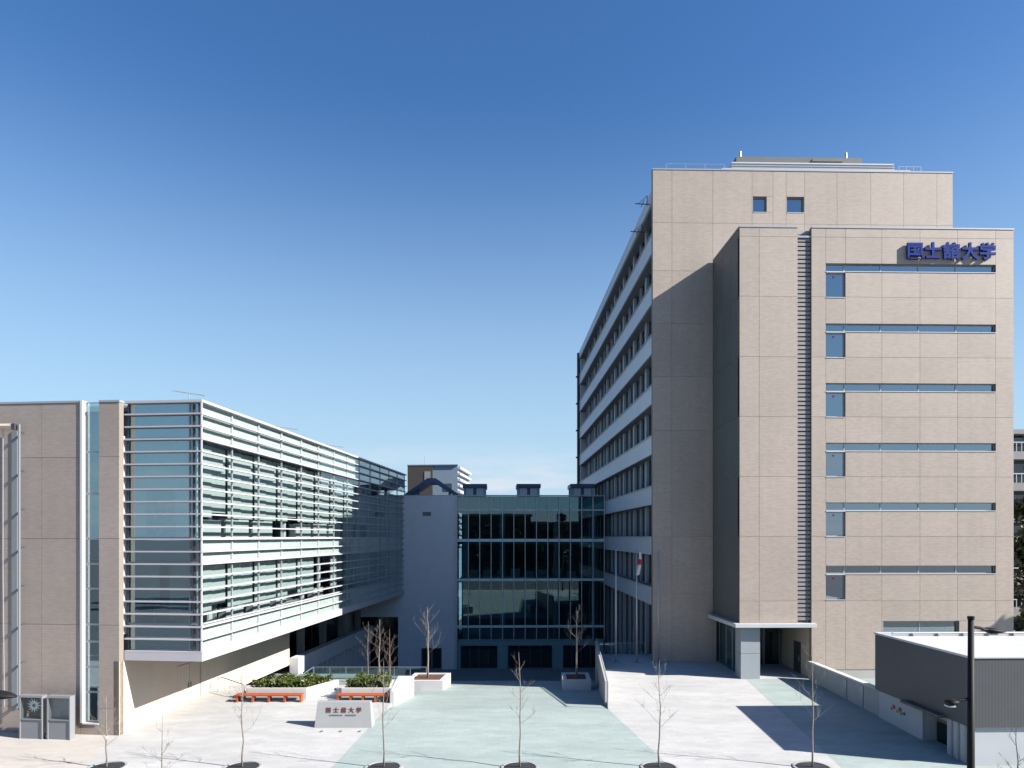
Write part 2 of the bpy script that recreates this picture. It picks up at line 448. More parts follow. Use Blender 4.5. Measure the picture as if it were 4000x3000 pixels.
def glyphs(text, size, offset, extrude):
    cu = bpy.data.curves.new('txt', 'FONT')
    cu.body = text; cu.size = size; cu.offset = offset; cu.extrude = extrude
    cu.align_x = 'CENTER'; cu.align_y = 'CENTER'; cu.resolution_u = 3
    t = bpy.data.objects.new('txt', cu); COL.objects.link(t)
    dg = bpy.context.evaluated_depsgraph_get(); dg.update()
    me = bpy.data.meshes.new_from_object(t.evaluated_get(dg))
    bpy.data.objects.remove(t); bpy.data.curves.remove(cu)
    me.materials.clear()
    return me

def letters(name, text, size, offset, extrude, mat, parent, x, y, z, weight=1.0):
    me = glyphs(text, size, offset, extrude)
    me.transform(Matrix.Rotation(R(90), 4, 'X'))
    if weight != 1.0: me.transform(Matrix.Scale(weight, 4, (1, 0, 0)))
    me.materials.append(M[mat])
    o = link(name, me, parent, Vector((x, y, z)) - OFF[parent]); OFF[o] = Vector((x, y, z))
    return o

TH_T = math.asin(0.0225)          # the tower's turn
TH_L = -math.atan(0.0937)         # the glass wing's turn
def gz(d): return 0.03 * (d - 34.0) if d > 13.9 else -0.78     # plaza level at a distance d

# ================================================================== the setting
def sheet(name, mat, pts, kind='structure'):
    mb = MB(); mb.add(pts, [tuple(range(len(pts)))])
    return tag(mb.build(name, mat), kind=kind)

sheet('ground', 'asphalt', [(-2500, -2500, -5.0), (2500, -2500, -5.0), (2500, 2500, -5.0), (-2500, 2500, -5.0)])
def xw(d): return 5.40 + 0.08 * (d - 38.4)       # line of the parapet beside the ramp
def xl(d): return -6.88 + 0.085 * (d - 39.7)     # left edge of the ramp
def rz_(d): return gz(38) - 0.105 * (d - 38.0)   # ramp level
mb = MB()
def slab(poly, zf, bot=-4.9):
    mb.prism(poly, bot, [zf(p[1]) for p in poly])
slab([(-90, 14), (90, 14), (90, 38), (-90, 38)], gz)
slab([(xw(38), 38), (90, 38), (90, 53.3), (xw(53.3), 53.3)], gz)
slab([(-90, 38), (xl(38), 38), (xl(43.5), 43.5), (-90, 43.5)], gz)
plaza = tag(mb.build('plaza_pavement', 'pave_white'), kind='structure')
mb = MB(); slab([(-150, -60), (150, -60), (150, 13.85), (-150, 13.85)], lambda d: -0.78)
tag(mb.build('street', 'asphalt'), kind='structure')
mb = MB(); slab([(-150, 13.85), (150, 13.85), (150, 14.0), (-150, 14.0)], lambda d: gz(14) + 0.002)
tag(mb.build('kerb', 'concrete'), kind='structure')
mb = MB()
slab([(xl(38), 38), (xw(38), 38), (xw(53), 53), (xl(53), 53)], rz_)
tag(mb.build('ramp', 'pave_green'), kind='structure')
mb = MB(); slab([(-17.2, 43.5), (xl(43.5), 43.5), (xl(53), 53), (-16.6, 53)], lambda d: -0.9)
tag(mb.build('lower_terrace', 'pave_court'), kind='structure')
mb = MB(); slab([(-30, 53.0), (12, 53.0), (12, 90), (-30, 90)], lambda d: -4.45, bot=-4.95)
tag(mb.build('court_pavement', 'pave_court'), kind='structure')
e = 0.004
sheet('path_pavement', 'pave_green', [(-8.55, 20, gz(20) + e), (7.95, 20, gz(20) + e), (6.8, 29.4, gz(29.4) + e), (xw(38) + 0.0, 38, gz(38) + e), (xl(38), 38, gz(38) + e), (-7.66, 30, gz(30) + e)])
sheet('side_path_pavement', 'pave_green', [(13.35, 20, gz(20) + e), (40, 20, gz(20) + e), (40, 45.2, gz(45.2) + e), (15.46, 45.2, gz(45.2) + e)])
sheet('sidewalk', 'pave_beige', [(-70, 14.2, gz(14.2) + e), (-15.1, 14.2, gz(14.2) + e), (-19.3, 33.5, gz(33.5) + e), (-70, 38, gz(38) + e)])
st = tag(link('court_steps', None, None, (0, 0, 0)), kind='structure'); OFF[st] = Vector((0, 0, 0))
nst = 18
for i in range(nst):
    z1 = rz_(53) - (i + 1) * (rz_(53) + 4.45) / (nst + 1)
    box('step', 'concrete', st, xl(53), xw(53), 53.0 + i * 0.42 + 0.002, 53.0 + (i + 1) * 0.42, -4.44, z1)

# ================================================================== annex (near block of the tall building)
AN = thing('annex_tower', 'tan tiled annex block with slot windows and a vertical louvre strip', 'building', (15.0, 45.0, 0), TH_T)
W, H = 18.38, 30.15
us = [0, 1.31, 3.87, 4.79, 5.75, 7.06, 9.5, 12.06, 14.59, 17.17, W]
PZ = [29.55, 25.6, 21.62, 17.67, 13.71, 9.76, 5.5]
zs = [0.95] + PZ[::-1] + [H]
slots = [27.82, 23.84, 19.90, 15.95, 12.00, 7.82]
holes = [(0, 4.79, 0.0, 4.05), (3.87, 4.79, 4.05, H)]
for s_ in slots:
    holes += [(5.75, 17.17, s_ - 0.52, s_), (5.75, 7.06, s_ - 2.24, s_ - 0.52)]
holes.append((9.6, 14.7, 3.2, 4.15))
clad(AN, 'x', us, zs, holes, 0.0, -1, 'tile')
box('plinth', 'concrete', AN, 4.79, W, 0.03, 0.32, -0.3, 0.95)
# left and right side
lh = []
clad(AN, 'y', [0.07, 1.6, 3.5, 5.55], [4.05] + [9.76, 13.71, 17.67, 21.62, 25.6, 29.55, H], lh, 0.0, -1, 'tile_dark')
clad(AN, 'y', [0.07, 3.5, 7.0, 12], [0.4, 5.5, 9.76, 13.71, 17.67, 21.62, 25.6, 29.55, H], [], W, 1, 'tile')
mbk = MB(); mbk.box(0.35, W - 0.35, 2.6, 5.4, 4.05, H - 0.3)
mbk.build('core', 'interior_dark', AN)
for s_ in slots:
    box('floor_slab', 'interior_mid', AN, 0.4, W - 0.35, 0.36, 2.58, s_ - 3.3, s_ - 3.0)
box('roof', 'concrete', AN, 0.33, W - 0.33, 0.33, 12, H - 0.28, H - 0.05)
for (a, b) in ((-0.02, 3.86), (4.80, W + 0.02)):
    box('coping', 'alu', AN, a, b, -0.03, 0.36, H, H + 0.09)
box('coping', 'alu', AN, -0.03, 0.36, 0.37, 5.5, H, H + 0.09)
box('coping', 'alu', AN, W - 0.34, W + 0.03, 0.37, 12, H, H + 0.09)
# slot windows and the tall windows under their left ends
br = [5.75, 7.06, 9.5, 12.06, 14.59, 17.17]
for s_ in slots:
    for i in range(5):
        window(AN, 'x', br[i], br[i + 1], s_ - 0.52, s_, 0.22, 'glass_blue', 'alu', fw=0.045)
    box('sill', 'white_metal', AN, 7.07, 17.16, -0.03, 0.17, s_ - 0.565, s_ - 0.52)
    wi = window(AN, 'x', 5.75, 7.06, s_ - 2.24, s_ - 0.60, 0.2, 'glass_blue', 'alu', fw=0.07)
    box('sill', 'white_metal', wi, 5.76, 7.05, -0.03, 0.15, s_ - 2.28, s_ - 2.24)
    box('head', 'white_metal', wi, 5.76, 7.05, -0.025, 0.15, s_ - 0.60, s_ - 0.53)
    # red rescue-access triangle stuck inside the pane
    mt = MB().vprism([(-0.09, 0.08), (0.0, -0.08), (0.09, 0.08)], -0.004, 0.004).mesh('rescue_mark', 'red_print')
    k = link('rescue_mark', mt, wi, Vector((6.34, 0.187, s_ - 0.86)) - OFF[wi])
    k['label'] = 'small red triangle mark on the glass'
for i in range(2):
    window(AN, 'x', 9.6 + i * 2.55, 9.6 + (i + 1) * 2.55, 3.2, 4.15, 0.26, 'glass_front', 'alu', fw=0.05)
# louvre strip
box('louvre_backing', 'interior_mid', AN, 3.88, 4.78, 0.34, 0.42, 4.05, H - 0.1)
k = 0
z = 4.22
while z < H - 0.75:
    box('slat', 'slat', AN, 3.885, 4.775, 0.12, 0.30, z, z + 0.19)
    z += 0.285
box('louvre_rail', 'frame', AN, 4.54, 4.57, 0.09, 0.118, 4.1, H - 0.7)
box('louvre_cap', 'alu', AN, 3.88, 4.78, 0.05, 0.6, H - 0.62, H - 0.5)
# porch: corner pillar, canopy, recess
gp = gz(45) - 0.05
box('pillar_panel', 'pillar_panel', AN, 0.12, 1.40, 0.10, 1.15, 2.02, 4.03, 0.01)
box('pillar_panel', 'pillar_panel', AN, 0.12, 1.40, 0.10, 1.15, gp, 2.0, 0.01)
mc = MB()
mc.prism([(-0.40, -0.36), (4.95, -0.42), (4.95, 0.0), (4.82, 4.2), (-0.02, 5.35), (-0.45, 5.35)], 3.78, 4.04)
mc.build('canopy', 'white_metal', AN, bevel=0.015)
window(AN, 'y', 1.3, 2.6, gp, 3.68, 0.45, 'glass_teal', 'frame', fw=0.07)
window(AN, 'y', 2.6, 3.9, gp, 3.68, 0.45, 'glass_teal', 'frame', fw=0.07)
window(AN, 'y', 3.9, 5.4, gp, 3.68, 0.45, 'glass_teal', 'frame', fw=0.07)
window(AN, 'x', 0.5, 2.0, gp, 3.3, 4.6, 'glass_dark', 'frame', fw=0.07)
window(AN, 'x', 2.0, 3.4, gp, 3.3, 4.6, 'glass_dark', 'frame', fw=0.07)
window(AN, 'x', 3.4, 4.6, gp, 3.3, 4.6, 'glass_dark', 'frame', fw=0.07)
box('porch_wall', 'beige', AN, 4.80, 5.1, 0.34, 5.4, gp, 4.0)
dd = box('door', 'dark_metal', AN, 4.74, 4.80, 1.6, 2.6, gp + 0.02, 2.5)
box('handle', 'alu', dd, 4.70, 4.74, 1.72, 1.76, 1.2, 1.6)
box('porch_back', 'interior_mid', AN, 0.4, 4.79, 7.0, 7.2, gp, 4.0)

# raised blue lettering on the annex
SG = thing('building_sign', 'large raised blue lettering high on the tan annex wall', 'sign', (15.0, 45.0, 0), TH_T)
for ch, x in zip('国士舘大学', (11.62, 12.83, 14.06, 15.32, 16.50)):
    letters('letter', ch, 1.14, 0.036, 0.07, 'blue_letters', SG, x, -0.13, 28.56)
mb = MB()
for x in (11.62, 12.83, 14.06, 15.32, 16.50):
    mb.tube([(x, -0.08, 28.56), (x, 0.0, 28.56)], 0.02, 5)
mb.build('bracket', 'dark_metal', SG)

# ================================================================== main tower
TW = thing('main_tower', 'tall tan tower with white spandrel bands along its shaded side', 'building', (10.41, 50.5, 0), TH_T)
W2, H2, L2 = 22.53, 36.9, 45.5
us = [0, 1.43, 4.48, 7.41, 8.98, 9.96, 11.35, 13.79, 16.33, 18.81, 21.33, W2]
zs = [0.3, 5.5, 9.76, 13.7, 17.6, 21.6, 25.5, 29.43, 32.98, H2]
clad(TW, 'x', us, zs, [(7.48, 8.50, 33.84, 35.0), (10.02, 11.30, 33.84, 35.0), (4.75, W2, 0.3, 30.0)], 0.0, -1, 'tile', thick=0.4)
for (a, b) in ((7.48, 8.50), (10.02, 11.30)):
    wi = window(TW, 'x', a, b, 33.84, 35.0, 0.26, 'glass_blue', 'alu', fw=0.06)
    box('sill', 'white_metal', wi, a, b, -0.02, 0.2, 33.80, 33.84)
box('core', 'interior_dark', TW, 2.6, W2 - 0.2, 0.5, L2, -4.4, 35.55)
box('roof', 'concrete', TW, 0.25, W2, 0.41, L2, 35.602, 35.8)
box('coping', 'alu', TW, -0.03, W2 + 0.03, -0.03, 0.40, H2, H2 + 0.09)
box('end_wall', 'tile', TW, W2 - 0.15, W2 - 0.002, 0.41, L2, -4.4, 35.6)
# side: white spandrel bands, piers, windows
tops = [5.95 + 3.78 * i for i in range(8)]
for i, zt in enumerate(tops):
    y = 0.42
    while y < L2 - 0.5:
        y1 = min(y + 4.95, L2)
        box('spandrel', 'spandrel_white', TW, 0.10, 0.24, y + 0.01, y1 - 0.01, zt - 1.35, zt)
        y = y1
    box('ledge', 'frame', TW, 0.245, 1.10, 0.42, L2, zt - 1.30, zt - 0.08)
    mb = MB()
    mb.box(0.02, 0.098, 0.42, L2, zt - 0.0, zt + 0.05)
    mb.build('flashing', 'alu', TW)
box('fascia', 'spandrel_white', TW, 0.06, 0.24, 0.42, L2, 34.75, 35.72)
box('ledge', 'frame', TW, 0.245, 1.10, 0.42, L2, 34.82, 35.6)
levels = [(-4.3, 4.60)] + [(zt - 0.05, zt + 2.45) for zt in tops]
for li, (z0, z1) in enumerate(levels):
    for b in range(9):
        y0 = 0.42 + b * 4.95
        box('pier', 'pier_grey', TW, 0.72, 1.10, y0 + 0.02, y0 + 0.62, z0, z1)
        box('pier', 'pier_grey', TW, 0.76, 1.10, y0 + 2.55, y0 + 2.80, z0, z1)
        window(TW, 'y', y0 + 0.62, y0 + 2.55, z0, z1, 0.95, 'glass_side', 'frame', fw=0.06, mull=(0.95,))
        window(TW, 'y', y0 + 2.80, y0 + 4.95, z0, z1, 0.95, 'glass_side', 'frame', fw=0.06, mull=(1.1,))
for zt in tops:
    box('room_floor', 'interior_mid', TW, 1.12, 2.58, 0.45, L2 - 0.1, zt - 1.2, zt - 0.6)
box('far_wall', 'spandrel_white', TW, 0.26, W2 - 0.16, L2 + 0.002, L2 + 0.24, -4.4, 35.6)
box('end_fin', 'dark_metal', TW, -0.22, 0.22, L2 + 0.01, L2 + 0.25, -4.4, 35.6)
for zt in tops: box('fin_bracket', 'dark_metal', TW, -0.40, -0.222, L2 - 0.1, L2 + 0.2, zt - 0.3, zt - 0.1)
# two wall-mounted aerials near the roof edge
for yy, zz in ((1.2, 34.9), (3.0, 33.6)):
    mb = MB(); mb.tube([(0.1, yy, zz), (-1.05, yy, zz + 0.05)], 0.035, 6); mb.tube([(-0.5, yy - 0.5, zz + 0.04), (-0.5, yy + 0.5, zz + 0.04)], 0.03, 6)
    mb.tube([(-0.15, yy, zz - 0.1), (-0.15, yy, zz + 0.7)], 0.03, 6); mb.tube([(-0.15, yy, zz + 0.65), (-0.8, yy, zz + 0.05)], 0.02, 6)
    mb.build('aerial_arm', 'dark_metal', TW)
# roof plant: white stepped housing, grey penthouse, masts, rails
PL = thing('roof_plant_housing', 'white stepped plant housing with grey penthouse on the tower roof', 'rooftop plant', (10.41, 50.5, 0), TH_T)
box('lower_step', 'white_metal', PL, 5.7, 20.3, 1.6, 30, 35.8, 37.95)
box('upper_step', 'white_metal', PL, 6.8, 19.6, 2.6, 29, 37.952, 38.98)
for i in range(5):
    box('seam', 'alu', PL, 6.75, 19.65, 2.55, 2.598, 38.12 + i * 0.18, 38.14 + i * 0.18)
box('penthouse', 'grey_roof', PL, 8.0, 18.4, 5.0, 20, 38.982, 40.75)
box('vent_hood', 'grey_roof', PL, 13.8, 16.3, 4.0, 4.98, 39.9, 40.1)
box('vent_opening', 'dark_metal', PL, 14.0, 16.1, 4.9, 4.985, 39.3, 39.9)
for x in (8.55, 17.35):
    mb = MB(); mb.tube([(x, 5.6, 40.75), (x, 5.6, 41.5)], [0.12, 0.08], 8); mb.build('mast', 'white_metal', PL)
for (x0, x1, lab) in ((1.2, 5.6, 'left end'), (18.9, 20.6, 'right end')):
    rl = thing('roof_railing', 'thin grey roof railing at the %s of the tower roof' % lab, 'railing', (10.41, 50.5, 0), TH_T, 'tower roof railings')
    n = 4
    for i in range(n):
        x = x0 + (x1 - x0) * i / (n - 1)
        box('post', 'alu', rl, x - 0.018, x + 0.018, 0.76, 0.80, 35.8, 37.75)
    for zz in (37.4, 37.75): box('rail', 'alu', rl, x0, x1, 0.765, 0.795, zz + 0.002, zz + 0.03)

# ================================================================== glass wing on the left
GW = thing('glass_wing', 'long glazed wing with white horizontal fins and tan tiled end wall', 'building', (-19.27, 33.5, 0), TH_L)
ZT = 16.46
us = [-16, -12.1, -8.1, -4.09, -2.03, -1.07, 0]
zs = [-0.3, 1.3, 5.4, 9.65, 13.67, ZT - 0.1]
clad(GW, 'x', us, zs, [(-2.03, -1.07, 0.55, ZT)], 0.0, -1, 'tile_left', thick=0.32)
box('coping', 'alu', GW, -16, -2.04, -0.03, 0.36, ZT - 0.1, ZT)
box('coping', 'alu', GW, -1.06, 0.02, -0.03, 0.36, ZT - 0.1, ZT)
box('jamb', 'white_metal', GW, -2.025, -1.91, -0.05, 0.30, 0.56, ZT)
box('sill', 'white_metal', GW, -1.90, -1.075, -0.06, 0.20, 0.50, 0.56)
zz = [0.56, 2.05, 3.29, 4.55, 5.4, 7.17, 8.4, 9.65, 11.88, 13.95, ZT - 0.05]
for i in range(len(zz) - 1):
    window(GW, 'x', -1.90, -1.08, zz[i], zz[i + 1], 0.22, 'glass_front', 'alu', fw=0.045)
box('strip_back', 'interior_mid', GW, -2.4, -0.9, 2.4, 2.5, 0, ZT - 0.3)
box('roof', 'concrete', GW, -16, 3.4, 0.7, 41.0, ZT - 0.42, ZT - 0.14)
# ground floor side wall under the overhang, with door outline
clad(GW, 'y', [0.0, 4.9, 7.4, 12.2, 16.2, 20.0], [-0.3, 3.63], [(5.0, 7.3, -0.3, 2.45)], 0.0, 1, 'beige', thick=0.3)
dr = box('door', 'beige', GW, -0.10, -0.03, 5.03, 6.13, 0.05, 2.42)
box('handle', 'frame', dr, -0.03, 0.02, 6.0, 6.04, 1.0, 1.3)
dr = box('door', 'beige', GW, -0.10, -0.03, 6.16, 7.27, 0.05, 2.42)
box('handle', 'frame', dr, -0.03, 0.02, 6.26, 6.30, 1.0, 1.3)
# fascia, soffit and white fins
box('soffit', 'white_metal', GW, 0.02, 3.95, 0.5, 41.0, 3.64, 3.70)
box('fascia', 'louvre', GW, 0.02, 4.06, 0.34, 0.44, 3.62, 4.02)
box('fascia', 'louvre', GW, 3.96, 4.06, 0.442, 41.0, 3.62, 4.02)
for i in range(21):
    z0 = 4.06 + 0.618 * i
    t = 0.034 if i < 20 else 0.06
    mb = MB(); mb.vprism([(0.01, z0 - t), (4.06, z0 - t), (4.06, z0 + t), (0.01, z0 + t)], 0.34, 0.54)
    mb.build('fin', 'louvre', GW)
    mb = MB(); mb.prism([(3.86, 0.542), (4.06, 0.542), (4.06, 41.0), (3.86, 41.0)], z0 - t, z0 + t)
    mb.build('fin', 'louvre', GW)
box('corner_post', 'white_metal', GW, 3.98, 4.04, 0.36, 0.42, 4.10, ZT - 0.02)
rows = [(4.08, 5.42, 's'), (5.42, 8.46, 'v'), (8.46, 9.68, 's'), (9.68, 14.62, 'v'), (14.62, 16.38, 's')]
GX, GY = 3.82, 0.60
nb = 13
bay = (41.0 - GY) / nb
for (z0, z1, k) in rows:
    for b in range(nb):
        y0 = GY + b * bay
        window(GW, 'y', y0, y0 + bay, z0, z1, GX, 'glass_box' if k == 'v' else 'glass_spandrel', 'white_metal' if k == 's' else 'alu', fw=0.035, ft=0.09, name='glazing_unit')
        if k == 's': box('spandrel', 'mint_panel', GW, GX - 0.10, GX - 0.055, y0 + 0.03, y0 + bay - 0.03, z0 + 0.02, z1 - 0.02)
    for (a, b) in ((0.05, 3.30), (3.30, GX - 0.05)):
        window(GW, 'x', a, b, z0, z1, GY, 'glass_front', 'frame', fw=0.04, ft=0.09, name='glazing_unit')
        if k == 's': box('spandrel', 'sky_tint_panel', GW, a + 0.03, b - 0.03, GY + 0.06, GY + 0.10, z0 + 0.02, z1 - 0.02)
box('mullion', 'dark_metal', GW, 3.44, 3.56, GY - 0.04, GY + 0.14, 4.10, 16.3)
box('mullion', 'dark_metal', GW, GX - 0.05, GX + 0.05, GY - 0.05, GY + 0.05, 4.10, 16.3)
# inside of the wing: floors, back wall, columns, cabinets, blinds
for z0, z1 in ((3.72, 4.9), (8.55, 9.55), (14.75, 16.0)):
    box('floor_slab', 'interior', GW, -7.9, GX - 0.25, 1.05, 40.9, z0, z1)
box('back_wall', 'interior', GW, -3.6, -3.4, 0.4, 40.9, 4.9, 14.75)
box('side_wall', 'interior', GW, -0.25, -0.05, 0.40, 5.4, 4.9, 14.75)
for b in range(1, nb):
    y0 = GY + b * bay
    for (z0, z1) in ((4.9, 8.55), (9.55, 14.75)):
        mb = MB(); mb.tube([(2.75, y0 - 0.4, z0), (2.75, y0 - 0.4, z1)], 0.17, 10); mb.build('column', 'white_metal', GW, smooth=False)
rnd = random.Random(3)
for b in range(nb - 5):
    y0 = GY + b * bay
    box('blind', 'white_metal', GW, 3.58, 3.60, y0 + 0.1, y0 + bay - 0.5, 13.15, 13.95)
    if b not in (3,):
        box('cabinet', 'white_metal', GW, 2.95, 3.4, y0 + 0.15, y0 + bay - 0.35, 9.56, 10.5 + 0.45 * rnd.random())
    if b in (1, 2, 3, 5): box('cabinet', 'white_metal', GW, 2.9, 3.35, y0 + 0.3, y0 + bay - 0.5 - rnd.random(), 4.92, 5.75 + 0.25 * rnd.random())
for b in range(nb - 4):
    y0 = GY + b * bay
    for (z0, z1) in ((5.95, 8.5), (10.75, 14.4)):
        if b in (5,) and z0 < 6: continue
        box('curtain', 'curtain', GW, 3.52, 3.54, y0 + 0.05, y0 + bay * 0.5, z0, z1)
        box('curtain', 'curtain', GW, 3.46, 3.48, y0 + bay * 0.5, y0 + bay - 0.05, z0 + (0.0 if b % 3 else 0.25), z1)
box('curtain', 'curtain', GW, 0.1, 0.75, 0.95, 0.97, 9.7, 14.6)
box('blind', 'curtain', GW, 0.8, 3.4, 0.90, 0.92, 12.2, 14.55)
box('blind', 'curtain', GW, 0.1, 1.5, 0.90, 0.92, 6.6, 8.4)
box('curtain', 'curtain', GW, 2.0, 3.4, 0.95, 0.97, 5.6, 8.4)
box('curtain', 'curtain', GW, 2.3, 3.4, 0.95, 0.97, 9.7, 12.1)
box('door_leaf', 'interior_mid', GW, 0.9, 1.9, 1.6, 1.65, 5.0, 7.6)
box('screen_wall', 'curtain', GW, 0.0, 3.1, 4.9, 4.95, 9.56, 14.7)
box('screen_wall', 'curtain', GW, 0.0, 3.1, 3.4, 3.45, 4.92, 8.5)
for b in range(nb):
    y0 = GY + b * bay + 1.2
    box('partition', 'interior_mid', GW, -3.38, 0.5, y0, y0 + 0.12, 4.9, 8.55)
    box('partition', 'interior_mid', GW, -3.38, 1.0, y0 + 1.2, y0 + 1.32, 9.55, 14.7)
# stair seen through the end glazing
mb = MB()
for i in range(12):
    mb.box(0.5 + i * 0.22, 0.74 + i * 0.22, 2.2, 3.6, 9.75 + i * 0.17, 9.80 + i * 0.17)
mb.add([(0.4, 2.15, 9.6), (3.2, 2.15, 11.8), (3.2, 2.15, 12.1), (0.4, 2.15, 9.9), (0.4, 2.2, 9.6), (3.2, 2.2, 11.8), (3.2, 2.2, 12.1), (0.4, 2.2, 9.9)],
       [(0, 1, 2, 3), (7, 6, 5, 4), (0, 4, 5, 1), (1, 5, 6, 2), (2, 6, 7, 3), (3, 7, 4, 0)])
mb.build('stair', 'white_metal', GW)
mb = MB(); mb.tube([(0.4, 2.17, 10.75), (3.0, 2.17, 12.8), (3.4, 2.17, 12.8)], 0.035, 6)
for i in range(5): mb.tube([(0.45 + i * 0.65, 2.17, 9.9 + i * 0.5), (0.45 + i * 0.65, 2.17, 10.78 + i * 0.51)], 0.02, 5)
mb.build('stair_rail', 'white_metal', GW)
# lower storeys beyond the beige wall
box('low_wall_band', 'white_render', GW, 0.0, 0.7, 20.02, 41.0, -1.0, 0.25)
box('low_wall_end', 'white_render', GW, 0.01, 0.69, 20.03, 20.4, -4.44, -1.01)
for i in range(18):
    y0 = 20.9 + i * 1.12
    box('slit_post', 'white_render', GW, 0.1, 0.6, y0, y0 + 0.28, -4.44, -1.01)
box('slit_glazing', 'glass_dark', GW, 0.2, 0.24, 20.45, 41.0, -4.4, -1.02)
box('recess_floor', 'concrete', GW, -6.0, 0.0, 20.02, 41.0, -1.3, -1.05)
for i in range(6):
    y0 = 20.3 + i * 3.4
    window(GW, 'y', y0, y0 + 3.4, -1.0, 3.6, -2.4, 'glass_dark', 'frame', fw=0.08)
box('recess_back', 'interior_dark', GW, -6.2, -6.0, 20.02, 41.0, -4.4, 3.6)
for i in range(4):
    box('recess_column', 'interior_mid', GW, -0.9, -0.4, 23.5 + i * 5.0, 24.0 + i * 5.0, -1.04, 3.62)
# thin aerials on the wing's roof
for (x, y, lab, dy) in ((3.0, 1.0, 'front corner', 1.3), (3.2, 12.0, 'middle', 1.3), (3.2, 21.0, 'far part', 1.3)):
    a = thing('roof_aerial', 'thin grey aerial on the %s of the glass wing roof' % lab, 'aerial', (-19.27, 33.5, 0), TH_L, 'aerials on the glass wing')
    mb = MB(); mb.tube([(x, y, ZT - 0.14), (x, y, ZT + 0.5)], 0.02, 5); mb.build('mast', 'alu', a)
    mb = MB(); mb.tube([(x - 0.85, y, ZT + 0.62), (x + 0.75, y + 0.2, ZT + 0.38)], 0.022, 5)
    for q in range(6): mb.tube([(x - 0.7 + q * 0.27, y - 0.22, ZT + 0.6 - q * 0.04), (x - 0.7 + q * 0.27, y + 0.3, ZT + 0.6 - q * 0.04)], 0.012, 4)
    mb.build('boom', 'alu', a)

# hanging-banner frame on the tan wall at the far left
BF = thing('banner_frame', 'tall metal hanging banner frame on the tan wall at far left', 'banner frame', (-19.27, 33.5, 0), TH_L)
mb = MB(); mb.tube([(-9.0, -0.29, 15.2), (-5.35, -0.29, 15.2)], 0.13, 10); mb.build('roller', 'beige', BF, smooth=False)
box('rail_shadow_strip', 'board_back', BF, -5.66, -5.36, -0.05, -0.01, 1.2, 15.0)  # rail's cast shadow added as a dark strip on the wall
for q in range(5):
    mb = MB(); mb.tube([(-8.3 + q * 0.6, -0.29, 15.1), (-8.32 + q * 0.6, -0.27, 8.0), (-8.3 + q * 0.6, -0.2, 1.3)], 0.02, 5); mb.build('cable', 'alu', BF)
box('roller_cap', 'dark_metal', BF, -5.36, -5.18, -0.42, -0.2, 15.02, 15.32)
box('rail', 'frame', BF, -5.08, -5.01, -0.34, -0.24, 1.2, 15.3)
box('rail', 'frame', BF, -8.88, -8.81, -0.34, -0.24, 1.2, 15.3)
for x in (-5.08, -8.88):
    for i in range(8):
        z0 = 1.6 + i * 1.9
        mb = MB(); mb.tube([(x + 0.03, -0.24, z0), (x + 0.03, -0.01, z0 + 0.02)], 0.04, 6); mb.tube([(x + 0.03, -0.24, z0 - 0.15), (x + 0.03, -0.01, z0 + 0.02)], 0.03, 6)
        mb.build('bracket', 'dark_metal', BF)

# ================================================================== centre link building
CT = thing('link_building', 'glass fronted link building with white end wall at the back of court', 'building', (-5.9, 73.0, 0), TH_T)
ZC = 14.13
mb = MB()
for (a0, a1, b0, b1) in cut((-13, 0, -4.44, ZC), [(-10.34, -6.26, -4.44, 1.18), (-3.81, -1.6, -4.44, -2.16), (-3.67, -2.75, 11.95, 12.38)]):
    mb.box(a0, a1, 0, 0.5, b0, b1)
mb.build('wall', 'white_render', CT)
box('vent', 'dark_metal', CT, -3.67, -2.75, 0.2, 0.3, 11.95, 12.38)
for i in range(4): box('vent_slat', 'frame', CT, -3.66, -2.76, 0.1, 0.19, 11.98 + i * 0.1, 12.03 + i * 0.1)
for (a, b) in ((-3.78, -2.72), (-2.68, -1.63)):
    window(CT, 'x', a, b, -4.42, -2.18, 0.25, 'glass_dark', 'frame', fw=0.07, name='door')
window(CT, 'x', -10.32, -8.3, -4.42, 1.16, 0.35, 'glass_dark', 'dark_metal', fw=0.06)
window(CT, 'x', -8.3, -6.28, -4.42, 1.16, 0.35, 'glass_dark', 'dark_metal', fw=0.06)
box('end_trim', 'white_metal', CT, -0.12, 0.02, -0.2, -0.01, -4.44, ZC)
mx = [0.03 + i * 1.2125 for i in range(14)]
crow = [(12.6, 14.05), (9.4, 12.6), (5.15, 9.4), (0.1, 5.15), (-1.25, 0.1)]
for (z0, z1) in crow:
    for i in range(13):
        window(CT, 'x', mx[i], mx[i + 1], z0, z1, 0.05, 'glass_teal', 'frame', fw=0.03, ft=0.06, name='glazing_unit')
for i in range(14):
    box('mullion', 'white_metal', CT, mx[i] - 0.035, mx[i] + 0.035, -0.24, -0.065, -1.25, 14.0)
for (z0, z1) in ((12.55, 12.65), (9.2, 9.5), (5.0, 5.25), (0.0, 0.25)):
    box('slab_edge', 'pale_teal', CT, 0.05, 15.75, -0.06, 0.015, z0, z1)
box('parapet', 'pale_teal', CT, 0.05, 15.75, 0.4, 0.5, 12.7, ZC - 0.1)
box('coping', 'alu', CT, -0.05, 15.8, -0.26, 0.6, ZC - 0.03, ZC + 0.06)
box('coping', 'alu', CT, -13, -0.06, -0.05, 0.6, ZC, ZC + 0.06)
box('head_panel', 'teal_panel', CT, 0.05, 15.75, 0.12, 0.3, -1.95, -1.27)
for (a, b) in ((0.05, 0.37), (4.34, 5.46), (10.24, 11.4), (15.39, 15.75)):
    box('portal_pier', 'teal_panel', CT, a, b, 0.12, 0.9, -4.44, -1.96)
